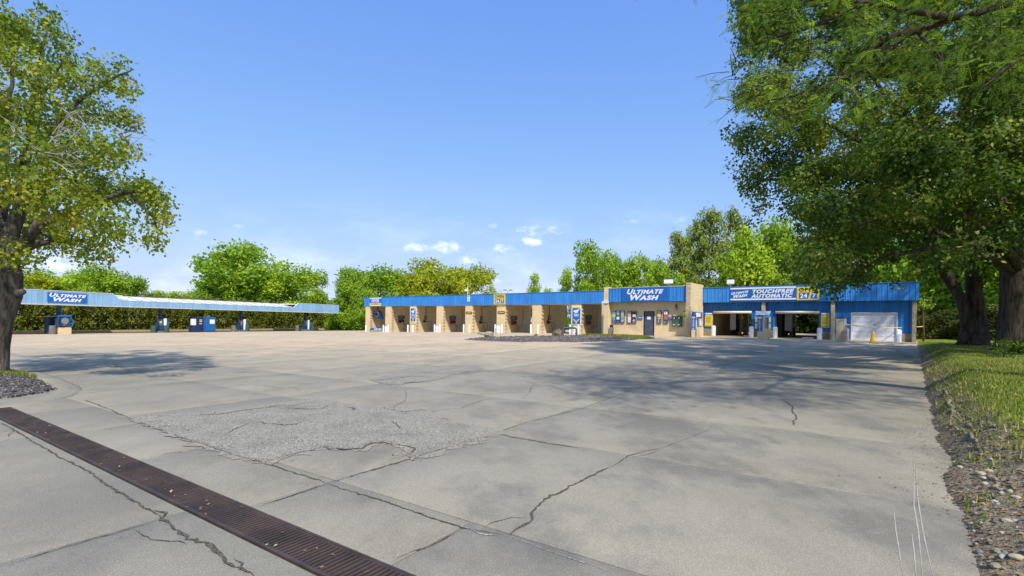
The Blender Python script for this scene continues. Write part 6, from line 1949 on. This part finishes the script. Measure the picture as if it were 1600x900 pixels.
# --- the maple at the left edge
LY = 12.4
def lp_(px, py, dy=0.0):
    return Vector(at(px, py, LY + dy))
tp = lp_(-8, 598); tz = zg(tp.x, tp.y)
maple = thing('maple_tree', 'big maple with yellowing leaves and dead twigs leaning in from the left edge', 'tree', (tp.x, tp.y, tz + .1))
M0 = maple.location.copy()
def rel(pts, O):
    return [Vector(p) - O for p in pts]
trunk = [Vector((tp.x - .05, tp.y, tz - .05)), Vector((tp.x - .03, tp.y, tz + .12)), lp_(-9, 575), lp_(-6, 540), lp_(0, 500), lp_(8, 462), lp_(9, 430), lp_(4, 400)]
MB().tube(rel(trunk, M0), [.46, .35, .28, .26, .26, .33, .33, .27], 18).build('trunk', 'bark_maple', maple, smooth=True)
rr = random.Random(3)
stub = MB().tube(rel([lp_(16, 462), lp_(30, 458), lp_(37, 455)], M0), [.13, .10, .07], 9).build('stub', 'bark_maple', maple, smooth=True)
limbs = [([(4, 410), (30, 330), (45, 240), (52, 160), (62, 90), (75, 40)], 0, .20), ([(2, 410), (-20, 330), (-40, 220), (-50, 120)], .3, .20), ([(8, 415), (60, 350), (130, 320), (200, 300), (240, 300)], -.4, .16),
         ([(6, 412), (60, 380), (120, 375), (170, 385)], .5, .12), ([(45, 240), (90, 190), (130, 150), (180, 120), (205, 110)], .3, .09), ([(35, 300), (100, 260), (160, 235), (205, 210)], -.6, .09),
         ([(52, 165), (80, 130), (100, 95), (108, 80)], .2, .06), ([(3, 400), (10, 300), (5, 200), (20, 100), (15, 50)], .9, .14), ([(4, 405), (-60, 350), (-120, 300)], -.3, .15), ([(60, 350), (80, 385), (90, 400)], 0, .05),
         ([(200, 300), (240, 340), (246, 375)], -.4, .05)]
for pix, dy, r0 in limbs:
    pts = [lp_(x, y, dy * min(1, q / 2) * 1.6) for q, (x, y) in enumerate(pix)]
    f_ = []
    for a_, b_ in zip(pts[:-1], pts[1:]):
        f_ += [a_.lerp(b_, k / 3) + Vector((rr.uniform(-.04, .04),) * 3) for k in range(3)]
    f_.append(pts[-1])
    MB().tube(rel(f_, M0), taper(len(f_), r0, .015), 9).build('branch', 'bark_maple', maple, smooth=True)
mb = MB()
for k in range(26):
    if k < 18:
        x, y = rr.uniform(20, 130), rr.uniform(185, 275); ex, ey = x + rr.uniform(-70, 90), y + rr.uniform(-40, 22)
    else:
        x, y = rr.uniform(170, 205), rr.uniform(185, 245); ex, ey = x + rr.uniform(20, 45), y + rr.uniform(-20, 30)
    dy = rr.uniform(-2.6, -1.2) if k < 18 else rr.uniform(-.6, .4)
    p0_, p1_ = lp_(x, y, dy), lp_(ex, ey, dy + rr.uniform(-.3, .3))
    f_ = wobble(bez(p0_, p1_, (0, 0, rr.uniform(-.1, .3)), 5), .03)
    mb.tube(rel(f_, M0), taper(len(f_), .016, .004), 5)
    for q in range(3):
        s_ = f_[rr.randint(1, 4)]; e_ = s_ + Vector((rr.uniform(-.4, .6), rr.uniform(-.2, .2), rr.uniform(-.3, .35)))
        mb.tube(rel([s_, s_.lerp(e_, .5) + Vector((0, 0, .03)), e_], M0), [.008, .006, .003], 4)
o = mb.build('dead_twigs', 'twig_grey', maple); o['kind'] = 'stuff'
CL = [(10, 52, 38), (-30, 60, 40), (75, 26, 15), (66, 38, 12), (92, 62, 20), (50, 105, 42), (102, 95, 18), (120, 125, 26), (150, 103, 13), (165, 122, 20), (188, 106, 13), (196, 140, 16), (204, 128, 10), (10, 165, 46), (78, 178, 40), (138, 178, 34), (188, 188, 22), (210, 188, 12),
      (40, 232, 46), (105, 240, 42), (160, 238, 34), (196, 240, 14), (20, 300, 50), (90, 305, 48), (160, 298, 42), (212, 302, 32), (240, 308, 24), (250, 340, 20), (244, 370, 16), (236, 383, 10), (60, 362, 40), (118, 358, 40), (168, 352, 30), (186, 372, 16), (152, 392, 18), (166, 408, 10), (20, 395, 26),
      (96, 390, 16), (130, 398, 12), (60, 408, 10), (38, 420, 10), (-30, 380, 40), (-60, 160, 60), (-70, 260, 60), (-70, 340, 60), (-110, 220, 70), (225, 290, 18), (256, 318, 12), (40, 60, 26), (20, 30, 16)]
clumps = []
for x, y, r in CL:
    rm = r / F_PX * LY * .86
    for q in range(2):
        dy = rr.uniform(-1, 1) * (2.4 if r > 24 else 1.0)
        clumps.append((tuple(Vector(at(x + rr.uniform(-.2, .2) * r, y + rr.uniform(-.2, .2) * r, LY + dy)) - M0), (rm, rm * 1.25, rm * .85)))
Vv, Ff, Tt = leaf_cloud(clumps, 1900, .094, 10, .10, .22, .8, .30)
link('crown', np_mesh('crown', Vv, Ff, 'maple_leaf', Tt), maple)

# --- the two lindens and the honey locust on the right bank
def linden(name, label, trunks, limbs, clumps_px, Yc, dens, leaf, base):
    t = thing(name, label, 'tree', base)
    O = t.location.copy()
    for pts, rad in trunks:
        MB().tube(rel(pts, O), rad, 18).build('trunk', 'bark', t, smooth=True)
    for pts, r0 in limbs:
        MB().tube(rel(pts, O), taper(len(pts), r0, .03), 9).build('branch', 'bark', t, smooth=True)
    cl = [(tuple(Vector(p) - O), r) for p, r in clumps_px]
    V, F, T = leaf_cloud(cl, dens, leaf, 10, .12, .22, .78, .40)
    link('crown', np_mesh('crown', V, F, 'linden_leaf', T), t)
    return t
def in_poly(x, y, P):
    c = False
    for k in range(len(P)):
        (ax, ay), (bx_, by_) = P[k], P[(k + 1) % len(P)]
        if (ay > y) != (by_ > y) and x < (bx_ - ax) * (y - ay) / (by_ - ay) + ax:
            c = not c
    return c
rr = random.Random(21)
AYD = 17.2
aX, aY = 17.9, 17.2
az = float(bank_z(aX, aY))
POLY_A = [(1160, -40), (1158, 60), (1168, 130), (1158, 190), (1168, 250), (1210, 310), (1262, 330), (1262, 385), (1282, 418), (1312, 434), (1350, 424), (1420, 408), (1460, 406), (1500, 398), (1560, 405), (1640, 395), (1760, 380), (1760, -170), (1220, -170)]
cl = []
while len(cl) < 330:
    x, y = rr.uniform(1140, 1760), rr.uniform(-170, 460)
    if not in_poly(x, y, POLY_A): continue
    edge = max(0, (1400 - x) / 260)
    Yd = AYD + rr.uniform(-6.0, 5.0) * (1 - .6 * min(1, edge))
    p = at(x, y, Yd)
    rm = rr.uniform(.38, .80)
    cl.append((p, (rm * 1.15, rm * 1.15, rm * .8)))
for x, y, r in [(1136, 205, 7), (1145, 215, 8), (1152, 240, 9), (1140, 258, 7), (1162, 262, 12), (1170, 290, 11), (1178, 318, 9), (1182, 338, 7), (1174, 350, 5), (1200, 318, 12), (1228, 322, 10), (1222, 338, 6), (1246, 330, 10), (1246, 352, 8), (1250, 400, 8), (1258, 425, 9), (1266, 440, 7), (1282, 448, 8), (1302, 456, 8), (1318, 450, 8), (1336, 444, 8), (1306, 464, 4),
                (1372, 436, 6), (1392, 433, 6), (1404, 442, 3), (1428, 428, 6), (1440, 432, 3), (1150, 100, 10), (1158, 30, 12), (1148, 150, 8), (1164, 160, 14), (1268, 410, 14), (1300, 440, 16), (1340, 432, 15), (1186, 280, 14)]:
    p = at(x, y, AYD + rr.uniform(-1.5, .5)); rm = r / F_PX * AYD
    cl.append((p, (rm, rm, rm * .85)))
for k in range(70):                                       # unseen crown side over the bank, added to keep the trunks shaded
    p = Vector((rr.uniform(16.5, 26), rr.uniform(10.5, 19.5), rr.uniform(4.4, 9.5)))
    if p.x / p.y * F_PX + PPX < 1640: continue
    rm = rr.uniform(.6, 1.1); cl.append((tuple(p), (rm * 1.2, rm * 1.2, rm * .8)))
tr = [([Vector((aX - .02, aY, az - .2)), Vector((aX - .02, aY, az + .1)), Vector((aX, aY, az + .5)), Vector((aX, aY, az + 1.2)), Vector((aX + .0, aY, az + 2.2)), Vector((aX - .05, aY, az + 3.4)), Vector((aX - .2, aY + .1, az + 5)), Vector((aX - .3, aY, az + 8)), Vector((aX - .3, aY, az + 11))], [.90, .68, .56, .52, .49, .48, .42, .3, .1])]
lb = []
for tgt in [(1250, 380, -1.5), (1190, 280, -1), (1210, 150, -2), (1330, 420, -3), (1400, 400, -4), (1300, 60, 2), (1450, 250, -5), (1500, 330, -5), (1620, 300, -4)]:
    e = Vector(at(tgt[0], tgt[1], AYD + tgt[2])); s = Vector((aX - .1, aY, az + rr.uniform(2.6, 5.5)))
    lb.append((wobble(bez(s, e, (0, 0, 1.0), 9), .10), rr.uniform(.14, .22)))
linden('linden_tree', 'old linden with a thick trunk at the right edge of the photo', tr, lb, cl, AYD, 2100, .104, (aX, aY, az))
# forked linden behind it
bX, bY = 21.4, 22.6
bz_ = float(bank_z(bX, bY))
bb = Vector((bX, bY, bz_))
def bp2(px, py, dy=0):
    return Vector(at(px, py, bY + dy))
tr = [([bb + Vector((.05, 0, -.2)), bb + Vector((.05, 0, .05)), bp2(1526, 518), bp2(1525, 490), bp2(1522, 460), bp2(1521, 430), bp2(1520, 400), bp2(1515, 340), bp2(1510, 250), bp2(1508, 150)], [.85, .60, .44, .36, .31, .31, .30, .26, .18, .08]),
      ([bb + Vector((-.35, -.05, -.1)), bp2(1512, 515), bp2(1508, 490), bp2(1502, 468), bp2(1492, 450), bp2(1478, 430), bp2(1466, 405), bp2(1450, 360), bp2(1430, 300)], [.34, .25, .22, .22, .22, .22, .21, .17, .09])]
cl = []
while len(cl) < 110:
    x, y = rr.uniform(1330, 1680), rr.uniform(60, 432)
    if y > 420 - .0 * x: continue
    Yd = bY + rr.uniform(-3.5, 5)
    rm = rr.uniform(.5, .95)
    cl.append((at(x, y, Yd), (rm * 1.15, rm * 1.15, rm * .8)))
for x, y, r in [(1440, 425, 10), (1470, 415, 12), (1500, 400, 14), (1550, 395, 14), (1540, 425, 8), (1565, 405, 10)]:
    rm = r / F_PX * bY; cl.append((at(x, y, bY - 1), (rm, rm, rm)))
lb = []
for tgt in [(1400, 380, -2), (1360, 330, 0), (1560, 330, 1), (1600, 380, -1), (1480, 200, 0)]:
    s = bp2(rr.uniform(1505, 1522), rr.uniform(380, 430)); e = bp2(tgt[0], tgt[1], tgt[2])
    lb.append((wobble(bez(s, e, (0, 0, .7), 7), .08), .14))
linden('linden_tree', 'forked linden with two leaning trunks on the grass bank near the building corner', tr, lb, cl, bY, 640, .19, (bX, bY, bz_))

# honey locust hanging into the top right corner: compound leaves, leaflet by leaflet
LOY = 7.4
oX, oY = 10.6, 8.6
oz = float(bank_z(oX, oY))
loc = thing('honey_locust_tree', 'honey locust with feathery leaves reaching in across the top right corner', 'tree', (oX, oY, oz))
O = loc.location.copy()
fork = Vector((9.4, 7.9, 6.6))
MB().tube(rel([Vector((oX, oY, oz - .2)), Vector((oX, oY, oz + .2)), Vector((oX - .1, oY, oz + 1.5)), Vector((oX - .3, oY - .1, oz + 3.2)), Vector((10.0, 8.2, 5.4)), fork], O), [.55, .38, .30, .27, .25, .22], 16).build('trunk', 'bark', loc, smooth=True)
def lo(px, py, dy=0):
    return Vector(at(px, py, LOY + dy))
BR = [([fork, lo(1640, -22), lo(1590, 3), lo(1500, 25), lo(1430, 48), lo(1380, 82), lo(1345, 108), lo(1290, 135), lo(1240, 150), lo(1180, 158)], .075),
      ([lo(1440, 46), lo(1390, 58), lo(1350, 85, .2), lo(1300, 130, .3), lo(1270, 160, .4)], .06), ([lo(1500, 25), lo(1440, 20, -.3), lo(1390, 10, -.4), lo(1347, 3, -.5), (lo(1293, 33, -.6)), lo(1250, 45, -.6)], .055),
      ([lo(1293, 33, -.6), lo(1240, 50, -.5), lo(1190, 67, -.4), lo(1160, 75, -.4)], .03), ([lo(1347, 3, -.5), lo(1300, -10, -.3), lo(1263, 2, -.2), lo(1223, 15, 0), lo(1190, 20, 0)], .03),
      ([lo(1235, 55, -.5), lo(1215, 75, -.5), lo(1200, 90, -.6)], .018), ([lo(1430, 48), lo(1470, 90, -.3), lo(1465, 110, -.4)], .03), ([fork, lo(1640, 60, -1), lo(1570, 110, -1.2), lo(1530, 140, -1.3)], .06),
      ([lo(1345, 108), lo(1340, 160, -.2), lo(1320, 190, -.3)], .03), ([fork, lo(1560, -80, 1), lo(1450, -120, 1), lo(1300, -130, .6)], .11), ([fork, lo(1700, -150, 1.5), lo(1650, -300, 2)], .12)]
for pts, r0 in BR:
    f_ = []
    for a_, b_ in zip(pts[:-1], pts[1:]):
        f_ += [a_.lerp(b_, k / 3) + Vector((rr.uniform(-.02, .02), rr.uniform(-.02, .02), rr.uniform(-.02, .02))) for k in range(3)]
    f_.append(pts[-1])
    MB().tube(rel(f_, O), taper(len(f_), r0, .008), 8).build('branch', 'bark', loc, smooth=True)
POLY_L = [(1165, -20), (1160, 50), (1130, 110), (1118, 145), (1150, 165), (1200, 182), (1260, 192), (1330, 195), (1400, 165), (1480, 120), (1530, 150), (1580, 175), (1700, 190), (1800, 100), (1800, -260), (1250, -260), (1190, -120)]
FP, FA = [], []
twig = MB()
while len(FP) < 5600:
    x, y = rr.uniform(1110, 1800), rr.uniform(-260, 200)
    if not in_poly(x, y, POLY_L): continue
    Yd = LOY + rr.gauss(0, 1.0)
    c = Vector(at(x, y, Yd))
    out = Vector((rr.uniform(-1, .5), rr.uniform(-.7, .7), rr.uniform(-.5, .2))).normalized()
    tip = c + out * rr.uniform(.25, .5)
    twig.tube(rel([c, c.lerp(tip, .5) + Vector((0, 0, .02)), tip], O), [.006, .005, .003], 4, cap=False)
    for q in range(rr.randint(3, 6)):
        FP.append(c.lerp(tip, rr.random())); d = (out * .5 + Vector((rr.uniform(-1, 1), rr.uniform(-1, 1), rr.uniform(-.75, .35)))).normalized(); FA.append(d)
while len(FP) < 5600 + 10500:                              # unseen rest of its crown, shaped to cast broad shade across the lot
    d = Vector((rr.gauss(0, 1), rr.gauss(0, 1), rr.gauss(0, 1))).normalized() * rr.uniform(.35, 1) ** .6
    c = Vector((7.2 + d.x * 5.2, 7.0 + d.y * 4.0, 7.2 + d.z * 2.2))
    v_ = c - Vector(EYE)
    if v_.y < .5 or (abs(v_.x / v_.y) < 1.08 and v_.z / v_.y < .71):
        continue
    tip = c + Vector((rr.uniform(-.4, .4), rr.uniform(-.4, .4), rr.uniform(-.25, .1)))
    twig.tube(rel([c, tip], O), [.006, .003], 3, cap=False)
    for q in range(6):
        FP.append(c.lerp(tip, rr.random()) + Vector((rr.uniform(-.1, .1),) * 3)); FA.append(Vector((rr.uniform(-1, 1), rr.uniform(-1, 1), rr.uniform(-.75, .35))).normalized())
o = twig.build('twigs', 'bark', loc); o['kind'] = 'stuff'
FP = np.array([tuple(p - O) for p in FP]); FA = np.array([tuple(d) for d in FA])
nf = len(FP); NL = 9
L = (.13 + .10 * rng.random(nf))
upv = np.array([0, 0, 1.0]) + rng.normal(0, .35, (nf, 3))
S = np.cross(FA, upv); S /= np.linalg.norm(S, axis=1)[:, None]
Nn = np.cross(S, FA)
Vs = []
for k in range(NL):
    s = (k + 1.0) / (NL + .5)
    base = FP + FA * (L * s)[:, None] - np.array([0, 0, 1.0]) * (L * .25 * s * s)[:, None]
    for sd in (-1, 1):
        ln_ = (.020 + .012 * math.sin(math.pi * s)) * (.8 + .4 * rng.random(nf))[:, None]
        ax = S * sd * .9 + FA * .35 - Nn * .15; ax /= np.linalg.norm(ax, axis=1)[:, None]
        wv = FA * .0062 * (.8 + .4 * rng.random(nf))[:, None]
        Vs.append(np.stack([base, base + ax * ln_ * .5 + wv, base + ax * ln_, base + ax * ln_ * .5 - wv], 1))
Vs = np.stack(Vs, 1).reshape(-1, 3)
tint = np.repeat(np.clip(rng.random(nf) * .85 + rng.normal(0, .08, nf), 0, 1.1), NL * 2)
link('crown', np_mesh('crown', Vs, np.arange(len(Vs)).reshape(-1, 4), 'locust_leaf', tint), loc)

# dark shrub and weeds at the foot of the thick trunk
for px, py, s, lab in [(1570, 552, .55, 'dark leafy shrub at the foot of the thick linden trunk'), (1592, 548, .5, 'dark leafy shrub right against the thick linden trunk at the photo\'s edge')]:
    p = bank_pix(px, py + 6)
    t = thing('shrub', lab, 'shrub', p)
    cl = [((rr.uniform(-.4, .4) * s * 1.4, rr.uniform(-.3, .3) * s, rr.uniform(.1, .8) * s), s * rr.uniform(.22, .4)) for _ in range(12)]
    V, F, T = leaf_cloud(cl, 900, .085, 8, .05, .05, .6)
    link('foliage', np_mesh('foliage', V, F, 'linden_leaf', T), t)
    MB().tube([(0, 0, -.05), (.03, 0, .2), (.0, .02, .5 * s)], [.03, .02, .01], 6).build('stem', 'bark', t)
sap = Vector(at(1443, 510, 34.5)); sap.z = zg(sap.x, sap.y)
t = thing('sapling', 'thin young tree trunk holding the right end of the barrier tape', 'tree', sap)
MB().tube([(0, 0, -.1), (.02, 0, .8), (-.02, .02, 2.0), (.05, 0, 3.4)], [.07, .055, .045, .02], 8).build('trunk', 'bark_far', t, smooth=True)
V, F, T = leaf_cloud([((rr.uniform(-.5, .5), rr.uniform(-.5, .5), rr.uniform(2.2, 3.6)), rr.uniform(.2, .4)) for _ in range(9)], 320, .12, 8, .08)
link('crown', np_mesh('crown', V, F, 'mid_leaf', T), t)
